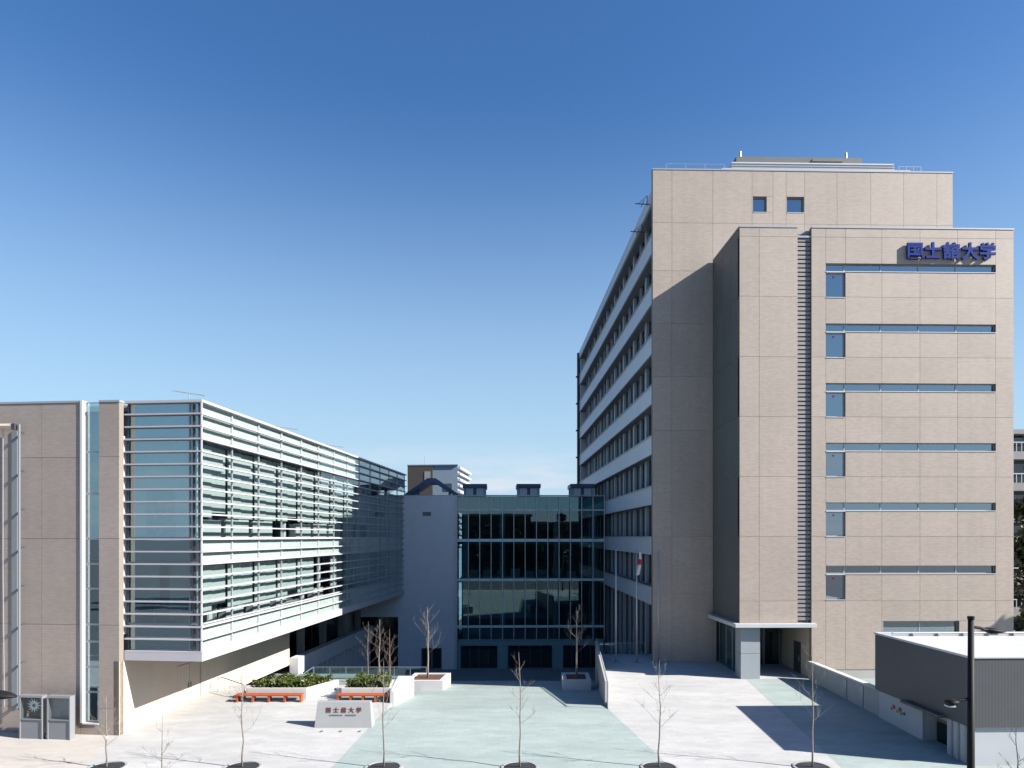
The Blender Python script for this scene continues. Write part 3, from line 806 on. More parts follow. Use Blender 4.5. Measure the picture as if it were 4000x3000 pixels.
for (a, b) in ((0.37, 4.34), (5.46, 10.24), (11.4, 15.39)):
    n = 4
    for i in range(n):
        u0 = a + (b - a) * i / n; u1 = a + (b - a) * (i + 1) / n
        window(CT, 'x', u0, u1, -4.42, -1.97, 0.6, 'glass_dark', 'dark_metal', fw=0.05, name='door')
for (x, r) in ((0.9, 0.3), (4.9, 0.32), (10.8, 0.32), (15.0, 0.3)):
    mb = MB(); mb.tube([(x, 1.6, -4.4), (x, 1.6, 12.6)], r, 14); mb.build('column', 'white_metal', CT, smooth=False)
for z0 in (-1.6, 4.7, 8.9, 12.5):
    box('floor_slab', 'interior_mid', CT, 0.1, 15.7, 1.95 if z0 < 12 else 0.6, 12, z0, z0 + 0.35)
box('back_wall', 'interior_dark', CT, -0.1, 15.8, 12, 12.3, -4.4, 13.5)
box('back_wall', 'interior_dark', CT, -13, -0.12, 6.0, 6.3, -4.4, 13.5)
box('roof', 'concrete', CT, -13, 15.7, 0.62, 14, ZC - 0.5, ZC - 0.25)
# furniture behind the glass
rnd = random.Random(9)
for i in range(9):
    x = 1.2 + i * 1.55
    box('counter', 'interior', CT, x, x + 1.0, 2.6, 3.2, 5.06, 5.9 + rnd.random() * 0.3)
    if i % 2 == 0: box('ceiling_panel', 'white_metal', CT, x, x + 1.2, 3.0, 3.6, 4.45, 4.5)
# roof lights on the link roof
for (xc, lab) in ((-4.36, 'left'), (1.95, 'middle'), (8.25, 'right')):
    t = thing('roof_light', '%s of three navy capped roof lights above the glass front' % {'left': 'leftmost', 'middle': 'middle one', 'right': 'rightmost'}[lab], 'roof light', (xc, 80.0, 0), TH_T, 'roof lights on the link roof')
    box('cap', 'navy_metal', t, -1.42, 1.42, -0.2, 3.2, 15.45, 15.92, 0.03)
    for s_ in (-1, 1): box('side_panel', 'pale_blue_metal', t, s_ * 1.18 - 0.12, s_ * 1.18 + 0.12, 0.0, 3.0, 13.9, 15.45)
    box('mullion', 'navy_metal', t, -0.16, 0.16, 0.0, 0.1, 13.9, 15.45)
    for s_ in (-1, 1): box('pane', 'white_metal', t, s_ * 0.61 - 0.42, s_ * 0.61 + 0.42, 0.04, 0.08, 13.9, 15.45)
    box('curb', 'navy_metal', t, -1.3, 1.3, 0.12, 2.9, 13.88, 15.44)
# folded roof canopy
GB = thing('gable_canopy', 'dark blue folded gable canopy on the white wall roof', 'canopy', (-9.07, 77.0, 0), TH_T)
mb = MB(); mb.vprism([(-3.75, 14.05), (-3.4, 13.9), (-0.35, 15.85), (0.35, 15.85), (3.4, 13.9), (3.75, 14.05), (0.45, 16.35), (-0.45, 16.35)], 0, 4)
mb.build('roof', 'navy_metal', GB)
for x in (-1.5, 2.0): box('post', 'navy_metal', GB, x - 0.12, x + 0.12, 0.5, 0.75, 13.8, 15.25)

# ================================================================== small building on the right
KX, KY = 19.66, 29.3
KI = thing('kiosk', 'low flat roofed kiosk with ribbed dark grey siding over white walls', 'building', (KX, KY, 0), TH_T)
LK, WK, ZK, ZM = 7.35, 9.0, 4.62, 1.55
def ribs(axis, u0, u1, z0, z1, d, sgn, pitch=0.14):
    mb = MB(); u = u0
    if axis == 'x': mb.box(u0, u1, min(d, d - sgn * 0.1), max(d, d - sgn * 0.1), z0, z1)
    else: mb.box(min(d, d - sgn * 0.1), max(d, d - sgn * 0.1), u0, u1, z0, z1)
    while u + 0.07 < u1:
        a, b = min(d, d + sgn * 0.002), max(d, d + sgn * 0.002)
        if axis == 'x': mb.box(u, u + 0.07, a, b, z0, z1)
        else: mb.box(a, b, u, u + 0.07, z0, z1)
        u += pitch
    return mb
ribs('y', 0.0, LK, ZM, ZK - 0.1, 0.0, -1).build('side_siding', 'kiosk_siding', KI)
ribs('x', 0.12, WK, ZM, ZK - 0.1, 0.0, -1).build('front_siding', 'kiosk_siding', KI)
mb = MB()
for (a0, a1, b0, b1) in cut((0.1, LK - 0.1, -0.4, ZM), [(1.7, 3.5, -0.4, ZM)]):
    mb.box(0.14, 0.3, a0, a1, b0, b1)
mb.build('side_wall', 'kiosk_white', KI)
box('front_wall', 'kiosk_white', KI, 0.31, WK, 0.12, 0.3, -0.5, ZM)
box('back_wall', 'white_render', KI, 0.31, WK, LK - 0.3, LK - 0.12, -0.4, ZK - 0.2)
box('right_wall', 'white_render', KI, WK - 0.18, WK - 0.02, 0.31, LK - 0.31, -0.4, ZK - 0.2)
box('roof', 'kiosk_roof', KI, 0.11, WK, 0.11, LK - 0.4, ZK - 0.3, ZK - 0.12)
box('parapet', 'white_metal', KI, -0.05, 0.10, -0.05, LK + 0.05, ZK - 0.1, ZK, 0.01)
box('parapet', 'white_metal', KI, 0.102, WK, -0.05, 0.10, ZK - 0.1, ZK - 0.02, 0.01)
box('back_parapet', 'white_metal', KI, 0.102, WK, LK - 0.1, LK + 0.05, ZK - 0.3, ZK, 0.01)
mb = MB(); mb.tube([(0.6, LK - 0.55, ZK + 0.02), (WK, LK - 0.55, ZK + 0.02)], 0.06, 8); mb.build('roof_pipe', 'alu', KI)
for i in range(6): box('pipe_support', 'alu', KI, 1.6 + i * 1.35, 1.68 + i * 1.35, LK - 0.75, LK - 0.38, ZK - 0.118, ZK + 0.03)
# recessed entrance in the side wall with a small hood
box('entrance_wall', 'beige', KI, 0.9, 1.0, 1.6, 3.6, -0.4, ZM + 0.5)
box('entrance_side', 'white_metal', KI, 0.3, 0.9, 3.5, 3.6, -0.4, ZM)
window(KI, 'y', 1.75, 3.45, -0.2, 1.0, 0.8, 'glass_dark', 'frame', fw=0.06, name='door')
box('hood', 'kiosk_siding', KI, -0.35, 0.0, 1.6, 4.5, ZM + 0.0, ZM + 0.12)
for i in range(3): box('wall_post', 'alu', KI, 0.06, 0.138, 0.4 + i * 0.45, 0.5 + i * 0.45, -0.3, ZM)
# coloured logo on the white wall: two red rounds over a green leaf and dark stroke
LG = MB()
def disc(y, z, r, m, nm):
    b = MB(); n = 14
    pts = [(y + r * math.cos(2 * math.pi * q / n), z + r * 0.8 * math.sin(2 * math.pi * q / n)) for q in range(n)]
    b.add([(0.128, p[0], p[1]) for p in pts] + [(0.139, p[0], p[1]) for p in pts], [tuple(range(n - 1, -1, -1)), tuple(range(n, 2 * n))] + [(q, (q + 1) % n, n + (q + 1) % n, n + q) for q in range(n)])
    return b.build(nm, m, KI)
disc(5.85, 0.98, 0.14, 'red_print', 'logo_round'); disc(5.30, 0.98, 0.14, 'red_print', 'logo_round')
disc(5.55, 0.84, 0.10, 'green_print', 'logo_leaf'); disc(5.2, 0.80, 0.12, 'green_print', 'logo_leaf'); disc(4.95, 0.86, 0.10, 'dark_metal', 'logo_stroke')
disc(6.05, 0.84, 0.07, 'dark_metal', 'logo_stroke')
# low wall between the kiosk and the annex
LW = thing('boundary_wall', 'low concrete wall with pale coping running from kiosk to annex', 'wall', (19.72, 36.72, 0), TH_T)
mb = MB(); mb.box(0, 0.22, 0.0, 8.2, -0.3, 1.45); mb.build('body', 'concrete', LW)
for i in range(4): box('coping', 'white_stone', LW, -0.06, 0.3, 0.0 + i * 2.05 + 0.005, (i + 1) * 2.05 - 0.005, 1.45, 1.56, 0.01)
for y in (1.5, 3.3): box('plate', 'alu', LW, -0.05, -0.002, y, y + 0.35, 0.1, 1.35)

# ================================================================== court: parapet, railings, steps, planters
PW = thing('ramp_parapet', 'pale parapet wall with end post beside the ramp down to court', 'wall', (0, 0, 0))
mb = MB(); mb.prism([(xw(39.6) - 0.1, 39.6), (xw(39.6) + 0.1, 39.6), (xw(53) + 0.1, 53), (xw(53) - 0.1, 53)], -4.9, [1.35, 1.35, 1.6, 1.6])
mb.build('body', 'concrete', PW)
mb = MB(); mb.tube([(xw(38.5), 38.5, -0.1), (xw(38.5), 38.5, 1.55)], 0.045, 8); mb.build('end_post', 'alu', PW)
mb = MB(); mb.tube([(xw(38.5), 38.5, 1.5), (xw(39.6), 39.6, 1.52), (xw(53), 53, 1.78)], 0.035, 8); mb.build('handrail', 'alu', PW)

def glass_rail(name, label, p0, p1, z0, z1, n, group=None):
    t = thing(name, label, 'railing', (p0[0], p0[1], 0), math.atan2(p1[1] - p0[1], p1[0] - p0[0]), group)
    L = math.hypot(p1[0] - p0[0], p1[1] - p0[1])
    for i in range(n + 1): box('post', 'frame', t, L * i / n - 0.025, L * i / n + 0.025, -0.03, 0.03, z0, z1 - 0.04)
    for i in range(n): box('pane', 'glass_clear', t, L * i / n + 0.05, L * (i + 1) / n - 0.05, -0.006, 0.006, z0 + 0.08, z1 - 0.08)
    box('handrail', 'frame', t, 0, L, -0.035, 0.035, z1 - 0.04, z1)
glass_rail('glass_railing', 'glass railing at the terrace edge behind the flagpoles', (xw(53) + 0.2, 53.0), (10.3, 53.05), gz(53), gz(53) + 0.95, 4)
glass_rail('glass_railing', 'glass railing on the lower terrace behind the hedges', (-14.8, 51.0), (-6.4, 51.0), -0.9, 0.02, 7)
glass_rail('glass_railing', 'glass railing along the side of the lower terrace', (-14.8, 45.0), (-14.8, 50.9), -0.9, 0.05, 4)
hr = thing('handrail', 'bent grey handrail beside the beige wall and the left bench', 'handrail', (0, 0, 0))
mb = MB(); mb.tube([(-18.0, 41.8, gz(41.8)), (-18.0, 41.8, 1.1), (-17.6, 41.6, 1.15), (-15.9, 40.4, 1.0), (-15.8, 40.3, 0.9), (-15.8, 40.3, 0.2)], 0.035, 8); mb.build('rail', 'alu', hr)

def planter(name, label, poly, z0, z1, rim=0.16, soil='soil', group=None):
    t = thing(name, label, 'planter', (0, 0, 0), 0, group)
    c = Vector((sum(p[0] for p in poly) / len(poly), sum(p[1] for p in poly) / len(poly)))
    inner = []
    n = len(poly)
    for i in range(n):
        a, b, d = Vector(poly[i - 1]), Vector(poly[i]), Vector(poly[(i + 1) % n])
        e1 = (b - a).normalized(); e2 = (d - b).normalized()
        n1 = Vector((-e1.y, e1.x)); n2 = Vector((-e2.y, e2.x))
        bis = (n1 + n2); bis = bis / max(0.2, bis.dot(n1))
        inner.append(b + bis * rim)
    for i in range(n):
        j = (i + 1) % n
        mb = MB(); mb.prism([poly[i], poly[j], tuple(inner[j]), tuple(inner[i])], z0, z1)
        mb.build('side', 'white_stone', t)
    mb = MB(); mb.prism([tuple(p) for p in inner], z0, z1 - 0.07); mb.build('bed', soil, t)
    return inner

g40 = gz(40)
in1 = planter('planter', 'white stone planter behind the left orange bench', [(-15.6, 40.05), (-12.05, 40.05), (-10.75, 42.4), (-14.9, 42.4)], g40 - 0.05, 0.86)
in2 = planter('planter', 'white stone planter behind the right orange bench', [(-10.0, 40.05), (-7.08, 40.05), (-7.35, 42.4), (-9.5, 42.4)], g40 - 0.05, 0.86)
WW = thing('wedge_wall', 'low white wedge wall between right bench and the ramp', 'wall', (0, 0, 0))
mb = MB(); mb.prism([(-7.04, 39.3), (-6.78, 39.3), (-6.30, 43.9), (-7.32, 43.9)], -0.9, [0.86, 0.86, 0.80, 0.80]); mb.build('body', 'white_stone', WW, bevel=0.02)
planter('planter', 'white box planter with a bare tree left of the ramp end', [(-7.35, 46.9), (-4.75, 46.9), (-4.45, 49.6), (-7.05, 49.6)], rz_(49) - 0.4, -0.15, 0.28)
planter('planter', 'white box planter with a bare tree right of the ramp end', [(3.5, 47.0), (5.45, 47.0), (5.55, 49.6), (3.6, 49.6)], rz_(49) - 0.4, -0.12, 0.28)

def bench(x0, x1, y0, z, label):
    t = thing('bench', label, 'bench', (x0, y0, z), 0, 'orange benches against the planters')
    L = x1 - x0
    for i in range(4): box('slat', 'bench_wood', t, 0, L, i * 0.125, i * 0.125 + 0.115, 0.36, 0.45, 0.008)
    for i in range(5):
        x = 0.03 + (L - 0.17) * i / 4
        box('leg', 'bench_wood', t, x, x + 0.11, 0.03, 0.46, 0, 0.358)
bench(-16.0, -12.15, 39.42, gz(39.5) + 0.005, 'orange wooden bench nearest the beige wall')
bench(-10.15, -7.12, 39.42, gz(39.5) + 0.005, 'orange wooden bench beside the ramp')

# hedges
def leaves(name, mat, n, pick, size, seed, parent, aspect=0.5):
    r = random.Random(seed); mb = MB()
    for _ in range(n):
        c = Vector(pick(r)); a = Vector((r.gauss(0, 1), r.gauss(0, 1), r.gauss(0, 1))).normalized()
        b = a.cross(Vector((r.gauss(0, 1), r.gauss(0, 1), r.gauss(0, 1)))).normalized()
        s_ = size * (0.6 + 0.8 * r.random())
        mb.add([c - a * s_, c + b * s_ * aspect, c + a * s_, c - b * s_ * aspect], [(0, 1, 2, 3)])
    return mb.build(name, mat, parent)
def hedge(label, poly, z0, h, seed, n):
    t = thing('hedge', label, 'hedge', (0, 0, 0), 0, 'clipped hedges in the planters')
    xs = [p[0] for p in poly]; ys = [p[1] for p in poly]
    def inside(x, y):
        ok = True
        for i in range(len(poly)):
            a, b = poly[i], poly[(i + 1) % len(poly)]
            if (b[0] - a[0]) * (y - a[1]) - (b[1] - a[1]) * (x - a[0]) < 0: ok = False
        return ok
    def pick(r):
        while True:
            x, y = r.uniform(min(xs), max(xs)), r.uniform(min(ys), max(ys))
            if inside(x, y): break
        k = 0.75 + 0.25 * math.sin(x * 4.3 + 1.3) * math.sin(y * 3.1)
        return (x + r.gauss(0, 0.04), y + r.gauss(0, 0.04), z0 + h * k * (1 - r.random() ** 1.7 * 1.0))
    leaves('foliage', 'hedge_leaf', n, pick, 0.085, seed, t)
    mb = MB(); r = random.Random(seed)
    for _ in range(60):
        x, y, z = pick(r); mb.tube([(x, y, z0), (x + r.gauss(0, 0.05), y, max(z, z0 + 0.1))], 0.012, 4)
    mb.build('stems', 'bark_dark', t)
hedge('clipped green hedge in the planter behind the left bench', [tuple(p) for p in in1], 0.78, 0.55, 4, 5200)
hedge('clipped green hedge in the planter behind the right bench', [tuple(p) for p in in2], 0.78, 0.62, 5, 3600)

# ================================================================== name monument
MO = thing('name_monument', 'grey stone name monument with dark lettering on the pale plaza', 'sign', (-8.55, 34.75, gz(34.75)), 0.0)
mb = MB()
mb.add([(-1.52, 0, 0), (1.42, 0, 0), (1.42, 0.75, 0), (-1.52, 0.75, 0), (-1.42, 0.28, 1.25), (1.28, 0.28, 1.25), (1.28, 0.62, 1.25), (-1.42, 0.62, 1.25)],
       [(0, 3, 2, 1), (4, 5, 6, 7), (0, 1, 5, 4), (1, 2, 6, 5), (2, 3, 7, 6), (3, 0, 4, 7)])
mb.build('stone', 'grey_stone', MO, bevel=0.012)
tilt = math.atan2(0.28, 1.25)
def mono(ch, size, off, mat, x, z, nm):
    o = letters(nm, ch, size, off, 0.012, mat, MO, x, 0.28 * z / 1.25 - 0.008, z)
    o.rotation_euler = (-tilt, 0, 0)
for ch, x in zip('国士舘大学', (-0.84, -0.45, -0.06, 0.33, 0.72)): mono(ch, 0.27, 0.008, 'brown_letters', x, 0.83, 'letter')
mono('KOKUSHIKAN', 0.105, 0.001, 'grey_letters', -0.44, 0.60, 'lettering')
mono('UNIVERSITY', 0.105, 0.001, 'grey_letters', 0.32, 0.60, 'lettering')
for i in range(3):
    t = thing('ground_light', '%s of three small ground lights before the name monument' % ('left', 'middle', 'right')[i], 'ground light', (-9.5 + i * 0.95, 34.1, gz(34.1)), 0, 'ground lights by the monument')
    mb = MB(); mb.tube([(0, 0, 0.0), (0, 0, 0.03)], 0.10, 14); mb.build('ring', 'alu', t)
    mb = MB(); mb.tube([(0, 0, 0.03), (0, 0, 0.036)], 0.075, 14); mb.build('lens', 'glass_dark', t)

# ================================================================== flagpoles
def flagpole(x, y, label):
    t = thing('flagpole', label, 'flagpole', (x, y, gz(y)), 0, 'row of three flagpoles')
    mb = MB(); mb.tube([(0, 0, 0.05), (0, 0, 8.25)], [0.075, 0.045], 10); mb.build('pole', 'alu', t, smooth=True)
    mb = MB(); mb.tube([(0, 0, 0), (0, 0, 0.06)], 0.17, 12); mb.build('base', 'alu', t)
    mb = MB(); mb.tube([(0, 0, 8.25), (0, 0, 8.36)], [0.06, 0.02], 8); mb.build('finial', 'alu', t)
flagpole(7.62, 50.0, 'bare grey flagpole nearest the sunken court')
flagpole(9.14, 50.0, 'middle grey flagpole carrying a white flag')
flagpole(10.70, 49.9, 'bare grey flagpole against the shaded tower wall')
FL = thing('flag', 'limp white flag with red disc on the middle flagpole', 'flag', (9.14, 50.0, gz(50)), 0)
def cloth(z0, z1, mat, nm):
    mb = MB(); n = 12; rows_ = 10; vs = []
    for j in range(rows_ + 1):
        z = z0 + (z1 - z0) * j / rows_
        q = (8.2 - z) / 1.75
        for i in range(n + 1):
            u = i / n
            x = 0.06 + (0.10 + 0.16 * math.sin(math.pi * min(1, max(0, 1 - q)))) * u + 0.05 * math.sin(u * 9 + q * 4) - 0.16 * q * (1 - 0.4 * u)
            vs.append((x + 0.08, 0.05 * math.cos(u * 12 + q * 5) - 0.10, z))
    fs = [(j * (n + 1) + i, j * (n + 1) + i + 1, (j + 1) * (n + 1) + i + 1, (j + 1) * (n + 1) + i) for j in range(rows_) for i in range(n)]
    mb.add(vs, fs); o = mb.build(nm, mat, FL, smooth=True)
    md = o.modifiers.new('thick', 'SOLIDIFY'); md.thickness = 0.008
cloth(7.62, 8.15, 'flag_white', 'cloth'); cloth(7.22, 7.62, 'flag_red', 'disc'); cloth(6.45, 7.22, 'flag_white', 'cloth')

# ================================================================== notice boards
def board(x, y, label, poster):
    t = thing('notice_board', label, 'notice board', (x, y, gz(33)), TH_L, 'notice boards by the tan wall')
    box('lower_panel', 'board_grey', t, 0.06, 1.14, 0.02, 0.26, 0.0, 0.92)
    for s_ in (0, 1.14): box('side_frame', 'board_frame', t, s_, s_ + 0.06, -0.02, 0.30, 0.0, 2.1)
    box('top_frame', 'board_frame', t, 0.06, 1.14, -0.02, 0.30, 2.0, 2.1)
    box('ledge', 'board_frame', t, 0.06, 1.14, -0.02, 0.27, 0.921, 0.97)
    box('back', 'board_back', t, 0.06, 1.14, 0.2, 0.26, 0.97, 2.0)
    box('pane', 'glass_board', t, 0.07, 1.13, 0.0, 0.01, 0.98, 1.99)
    if poster:
        box('poster', 'poster_black', t, 0.10, 1.10, 0.17, 0.19, 1.0, 1.97)
        r = random.Random(2)
        mb = MB()
        for k in range(13):
            a = 2 * math.pi * k / 13
            c = (0.62 + 0.16 * math.cos(a), 1.58 + 0.16 * math.sin(a)); l_ = 0.14 + 0.1 * r.random()
            tip = (c[0] + l_ * math.cos(a), c[1] + l_ * math.sin(a)); px_ = (-math.sin(a) * 0.05, math.cos(a) * 0.05)
            mb.vprism([(c[0] - 0.1 * math.cos(a), c[1] - 0.1 * math.sin(a)), (c[0] - px_[0], c[1] - px_[1]), tip, (c[0] + px_[0], c[1] + px_[1])], 0.163, 0.168)
        mb.vprism([(0.22, 1.02), (0.34, 1.02), (0.36, 1.22), (0.26, 1.20)], 0.163, 0.168)
        mb.build('poster_petals', 'poster_white', t)
        mb = MB(); mb.vprism([(0.32 + 0.07 * math.cos(q * 0.6283), 1.28 + 0.055 * math.sin(q * 0.6283)) for q in range(10)], 0.158, 0.162); mb.build('poster_dot', 'orange_print', t)
    else:
        box('sheet', 'board_grey', t, 0.2, 0.55, 0.185, 0.195, 1.05, 1.5)
board(-23.85, 33.05, 'left notice board showing a black poster with white flower', True)
board(-22.42, 32.92, 'empty grey notice board beside the window strip', False)
bl = thing('boundary_stone', 'small pale stone on the ground between the notice boards', 'stone', (-22.55, 33.2, gz(33.2)), 0)
mb = MB(); mb.tube([(0, 0, 0), (0, 0, 0.14), (0, 0, 0.2)], [0.13, 0.12, 0.06], 9); mb.build('stone', 'white_stone', bl, smooth=True)

# ================================================================== street lamps
def lamp_head(t, x, y, z, dx, L, nm):
    mb = MB()
    pts = [(x + dx * 0.05, y, z), (x + dx * 0.25, y, z - 0.03), (x + dx * 0.35, y, z - 0.06)]
    mb.tube(pts, 0.04, 8); arm = mb.build('arm', 'lamp_metal', t)
    mb = MB(); n = 10
    prof = [(0.30, 0.05, 0.03), (0.42, 0.13, 0.07), (0.62, 0.16, 0.075), (0.62 + L * 0.5, 0.13, 0.05), (0.62 + L, 0.04, 0.02)]
    vs = []; fs = []
    for i, (u, wd, ht) in enumerate(prof):
        for k in range(n):
            a = 2 * math.pi * k / n
            vs.append((x + dx * u, y + wd * math.cos(a), z - 0.07 - 0.10 * (u - 0.3) + ht * math.sin(a)))
    for i in range(len(prof) - 1):
        for k in range(n): fs.append((i * n + k, i * n + (k + 1) % n, (i + 1) * n + (k + 1) % n, (i + 1) * n + k))
    fs += [tuple(range(n)), tuple(range((len(prof) - 1) * n, len(prof) * n))]
    mb.add(vs, fs); hd = mb.build(nm, 'lamp_metal', t, smooth=True)
    box('lens', 'white_metal', hd, x + dx * 0.55 - 0.1, x + dx * 0.55 + 0.1, y - 0.09, y + 0.09, z - 0.20, z - 0.165)
def street_lamp(x, y, label):
    t = thing('street_lamp', label, 'street lamp', (x, y, gz(y)), 0, 'dark street lamps')
    mb = MB(); mb.tube([(0, 0, 0), (0, 0, 2.5), (0, 0, 8.05)], [0.105, 0.10, 0.07], 12); mb.build('pole', 'lamp_metal', t, smooth=True)
    mb = MB(); mb.tube([(0, 0, 8.05), (0, 0, 8.13)], [0.085, 0.085], 12); mb.build('cap', 'lamp_metal', t)
    lamp_head(t, 0, 0, 7.85, 1, 0.28, 'head'); lamp_head(t, 0, 0, 5.95, -1, 0.02, 'lower_head')
    mb = MB(); mb.tube([(0, 0, 0), (0, 0, 0.5)], [0.16, 0.11], 12); mb.build('base', 'lamp_metal', t)
street_lamp(12.1, 18.0, 'dark street lamp standing before the kiosk')
street_lamp(-9.62, 12.0, 'dark street lamp head reaching in at the left edge')

# ================================================================== bare trees
def bare_tree(name, label, x, y, z, h, seed, r0=0.05, clear=0.42, spread=0.8, mat='bark', group=None, lean=0.0, nb=9, sub=3, wood=0.38):
    t = thing(name, label, 'tree', (x, y, z), 0, group)
    r = random.Random(seed)
    tk = [(0, 0, -0.05)]
    for i in range(1, 8):
        f = i / 7
        tk.append((lean * f + r.gauss(0, 0.012) * h * 0.4, r.gauss(0, 0.012) * h * 0.4, h * f))
    mb = MB(); mb.tube(tk, [r0 * (1 - 0.86 * (i / 7) ** 1.2) for i in range(8)], 7); mb.build('trunk', mat, t, smooth=True)
    mb = MB()
    def grow(p, d, L, rad, depth):
        pts = [Vector(p)]; dd = Vector(d).normalized()
        for i in range(4):
            dd = (dd + Vector((r.gauss(0, 0.10), r.gauss(0, 0.10), 0.10 + r.gauss(0, 0.05)))).normalized()
            pts.append(pts[-1] + dd * L / 4)
        mb.tube(pts, [rad * (1 - 0.19 * i) for i in range(5)], 4, cap=False)
        if depth > 0:
            for q in range(sub):
                k = r.randint(1, 4); a = r.uniform(0, 6.283)
                nd = (pts[k] - pts[k - 1]).normalized() + Vector((math.cos(a), math.sin(a), 0.3)) * 0.75
                grow(pts[k], nd, L * r.uniform(0.35, 0.55), max(rad * 0.55, 0.005), depth - 1)
    for i in range(nb):
        f = clear + (0.95 - clear) * i / nb + r.uniform(-0.02, 0.02)
        k = f * 7; a0 = Vector(tk[int(k)]); a1 = Vector(tk[min(7, int(k) + 1)]); p = a0.lerp(a1, k - int(k))
        a = i * 2.4 + r.uniform(-0.5, 0.5)
        L = spread * (1.15 - 0.75 * (f - clear) / (1 - clear)) * r.uniform(0.75, 1.2)
        grow(p, (math.cos(a), math.sin(a), 0.75), L, r0 * wood, 2 if L > 0.45 else 1)
    mb.build('crown', mat, t)
    return t
def tree_pit(x, y, label):
    t = thing('tree_pit', label, 'tree pit', (x, y, gz(y)), 0, 'round tree pits along the street')
    mb = MB(); n = 28; vs = []; fs = []
    for k in range(n):
        a = 2 * math.pi * k / n
        for (rr, zz) in ((0.82, 0.0), (0.80, 0.05), (0.70, 0.05), (0.69, 0.0)): vs.append((rr * math.cos(a), rr * math.sin(a), zz))
    for k in range(n):
        for q in range(3): fs.append((k * 4 + q, ((k + 1) % n) * 4 + q, ((k + 1) % n) * 4 + q + 1, k * 4 + q + 1))
    mb.add(vs, fs); mb.build('rim', 'pit_rim', t)
    r = random.Random(int(x * 10)); mb = MB(); vs = [(0, 0, 0.06)] + [((0.69) * math.cos(2 * math.pi * k / n), 0.69 * math.sin(2 * math.pi * k / n), 0.02) for k in range(n)]
    mb.add(vs, [(0, 1 + k, 1 + (k + 1) % n) for k in range(n)]); mb.build('mulch', 'mulch', t)
row = [(-17.35, 3.1, 'short bare street tree nearest the notice boards'), (-11.55, 4.0, 'bare street tree below the left bench'),
       (-5.5, 4.6, 'bare street tree just right of the name monument'), (0.33, 4.95, 'bare street tree in the middle of the green path'),
       (6.3, 4.6, 'bare street tree on the right edge of the green path'), (12.85, 5.3, 'bare street tree in front of the kiosk shadow')]
pits = ['tree pit at the foot of the leftmost street tree', 'tree pit of the street tree below the left bench', 'tree pit of the street tree by the name monument',
        'tree pit in the middle of the green path', 'tree pit on the right edge of the green path', 'tree pit in the kiosk shadow edge']
for i, (x, h, lab) in enumerate(row):
    bare_tree('street_tree', lab, x, 29.2, gz(29.2), h, 21 + i, 0.042, 0.36 if i else 0.3, 0.9, nb=10, sub=3, wood=0.2, group='bare street trees in a row')
    tree_pit(x, 29.2, pits[i])
    if i == 0:
        tt = COL.objects['street_tree']; mb = MB(); mb.tube([(0, 0, 1.25), (0, 0, 1.36)], 0.06, 8); mb.build('tie', 'white_stone', tt)
bare_tree('street_tree', 'nearest bare sapling at the bottom left of the plaza', -10.75, 21.0, gz(21), 4.65, 41, 0.04, 0.42, 0.8, group='bare saplings close to the camera', nb=8, wood=0.25)
bare_tree('street_tree', 'bare sapling at the bottom right beside the kiosk', 15.55, 21.0, gz(21), 4.5, 43, 0.04, 0.36, 0.9, 'bark_dark', group='bare saplings close to the camera', nb=8, wood=0.25)
bare_tree('planter_tree', 'bare spreading tree in the planter left of the ramp', -5.95, 48.2, -0.2, 5.0, 51, 0.075, 0.32, 1.5, group='trees in the box planters', nb=12, sub=3, wood=0.2)
bare_tree('planter_tree', 'bare spreading tree in the planter right of the ramp', 4.55, 48.2, -0.2, 5.0, 52, 0.085, 0.36, 1.5, group='trees in the box planters', nb=12, sub=3, wood=0.2)
for i, (x, y, h, lab) in enumerate(((-9.75, 46.2, 4.9, 'leftmost of three reddish bare trees behind the hedge'), (-9.05, 46.6, 5.0, 'middle of three reddish bare trees behind the hedge'), (-8.3, 46.2, 4.4, 'rightmost of three reddish bare trees behind the hedge'))):
    bare_tree('court_tree', lab, x, y, -0.9, h, 61 + i, 0.07, 0.40, 0.9, 'bark_dark' if i != 1 else 'bark', group='reddish bare trees on the lower terrace', nb=11, sub=3, wood=0.2)

# ================================================================== far things
def leafy(name, label, x, y, z, h, rw, seed, n=2600, size=0.33, group=None, trunk=0.25):
    t = thing(name, label, 'tree', (x, y, z), 0, group)
    mb = MB(); mb.tube([(0, 0, -0.2), (0.1, 0, h * 0.4), (0, 0.1, h * 0.8)], [trunk, trunk * 0.7, trunk * 0.2], 8)
    r0 = random.Random(seed)
    blobs = []
    for k in range(16):
        a = r0.uniform(0, 6.28); f = r0.uniform(0.25, 0.95); rr = rw * math.sin(math.pi * min(0.98, f * 0.85 + 0.1)) * r0.uniform(0.3, 0.75)
        blobs.append((rr * math.cos(a), rr * math.sin(a), h * f, rw * r0.uniform(0.28, 0.5)))
        mb.tube([(0, 0, h * f * 0.6), (rr * math.cos(a), rr * math.sin(a), h * f)], [0.07, 0.03], 5)
    mb.build('trunk', 'bark_dark', t)
    def pick(r):
        b = blobs[r.randrange(len(blobs))]
        v = Vector((r.gauss(0, 1), r.gauss(0, 1), r.gauss(0, 1))).normalized() * b[3] * r.random() ** 0.4
        return (b[0] + v.x, b[1] + v.y, min(h, b[2] + v.z * 0.9))
    leaves('crown', 'tree_leaf', n, pick, size, seed, t, 0.6)
    return t
def copy_tree(root, loc, rz, label, scale=1.0):
    r = root.copy(); COL.objects.link(r); r.location = loc; r.rotation_euler = (0, 0, rz); r.scale = (scale,) * 3; r['label'] = label
    for ch in root.children:
        c = ch.copy(); COL.objects.link(c); c.parent = r
    return r
t0 = leafy('evergreen_tree', 'dark evergreen tree beyond the right edge of the annex', 50.3, 64.0, -4.5, 20.5, 4.2, 71, 5200, 0.32, 'dark evergreen trees')
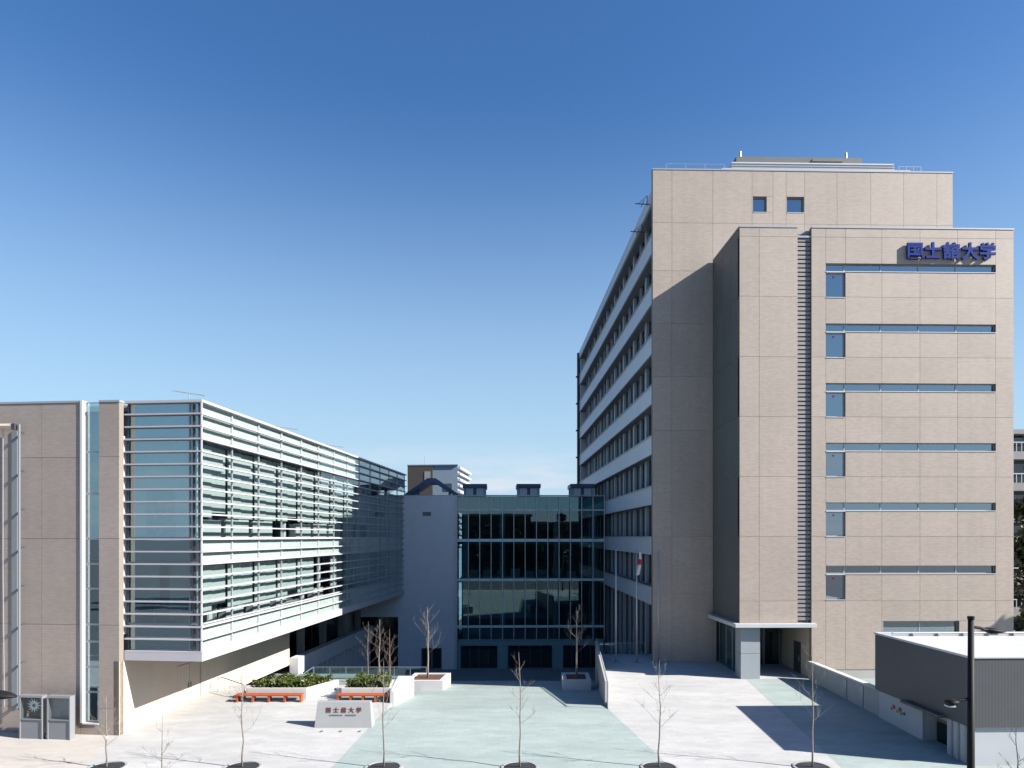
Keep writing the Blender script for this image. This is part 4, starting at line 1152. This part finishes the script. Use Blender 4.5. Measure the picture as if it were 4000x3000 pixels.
copy_tree(t0, (56.5, 66.0, -4.5), 2.0, 'second dark evergreen tree farther right beyond the annex', 0.95)
t1 = leafy('evergreen_tree', 'round evergreen tree right of the kiosk outside the picture', 46.0, 41.6, 0.2, 12.0, 3.6, 72, 6500, 0.34, 'dark evergreen trees')
for i, (x, y, s_) in enumerate(((-48, -30, 1.0), (-36, -34, 0.9), (-25, -29, 0.8), (-15, -33, 0.92), (-5, -30, 0.72), (6, -34, 0.86), (17, -30, 0.98), (28, -33, 0.8), (40, -31, 1.0))):
    copy_tree(t0, (x, y, -1.3), i * 1.1, '%s evergreen from the left in the tree line across the street' % ('first second third fourth fifth sixth seventh eighth ninth'.split()[i]), s_ * 0.85)
# houses across the street, seen only as reflections in the glass
for i, (x, wd, h, lab) in enumerate(((-42, 30, 15.0, 'left'), (-6, 32, 16.5, 'middle'), (27, 33, 14.5, 'right'))):
    hb = thing('street_house', '%s plain house across the street mirrored in the glass' % lab, 'building', (x, -46, -1.3), 0, 'houses across the street')
    box('wall', 'far_tan', hb, -wd / 2, wd / 2, 0, 9, 0, h, 0.02)
    box('roof', 'far_grey', hb, -wd / 2 - 0.4, wd / 2 + 0.4, -0.4, 9.4, h, h + 0.6)
    for r_ in range(5):
        for c_ in range(8):
            x0 = -wd / 2 + 1.5 + c_ * (wd - 3) / 8
            window(hb, 'x', x0, x0 + 1.6, 1.2 + r_ * 2.9, 2.9 + r_ * 2.9, 9.06, 'glass_dark', 'frame')
# block behind the wing
BB = thing('back_building', 'distant block with brown wall and louvred side behind the canopy', 'building', (-17.6, 115.0, -4.5), TH_L)
box('brown_wall', 'far_tan', BB, 0, 4.3, 0, 12, 0, 26.2)
box('blue_wall', 'far_blue', BB, 4.302, 8.5, 0.2, 12, 0, 26.2)
box('roof', 'far_blue', BB, -0.05, 8.6, -0.05, 12.1, 26.2, 26.35)
for i in range(14): box('louvre', 'white_metal', BB, 8.5, 9.0, 0.2, 12.0, 12.6 + i * 1.0, 12.95 + i * 1.0)
box('door', 'interior_mid', BB, 2.9, 3.9, -0.05, -0.002, 23.3, 25.2)
window(BB, 'x', 6.3, 7.6, 22.0, 23.2, 0.15, 'glass_dark', 'frame')
mb = MB(); mb.tube([(2.5, 2, 26.5), (2.5, 2, 28.0)], 0.06, 6); mb.build('mast', 'alu', BB)
# block at the right edge
RB = thing('side_building', 'grey balcony building showing past the right edge of the annex', 'building', (54.5, 78.0, -4.5), TH_T)
box('wall', 'far_dark', RB, 0, 20, 1.5, 14, 0, 26.0)
box('roof', 'far_grey', RB, -0.6, 20, -0.1, 14.2, 26.0, 26.5)
for i in range(7):
    z0 = 1.5 + i * 3.6
    box('balcony', 'far_grey', RB, -0.5, 20, 0, 1.6, z0, z0 + 0.9)
    for j in range(9): box('baluster', 'white_metal', RB, -0.4 + j * 0.6, -0.34 + j * 0.6, 0.02, 0.08, z0 + 0.9, z0 + 1.9)
    box('rail', 'white_metal', RB, -0.5, 20, 0.0, 0.1, z0 + 1.9, z0 + 2.0)
    for j in range(4): window(RB, 'x', 0.3 + j * 2.6, 2.6 + j * 2.6, z0 + 1.0, z0 + 3.2, 1.45, 'glass_dark', 'frame')
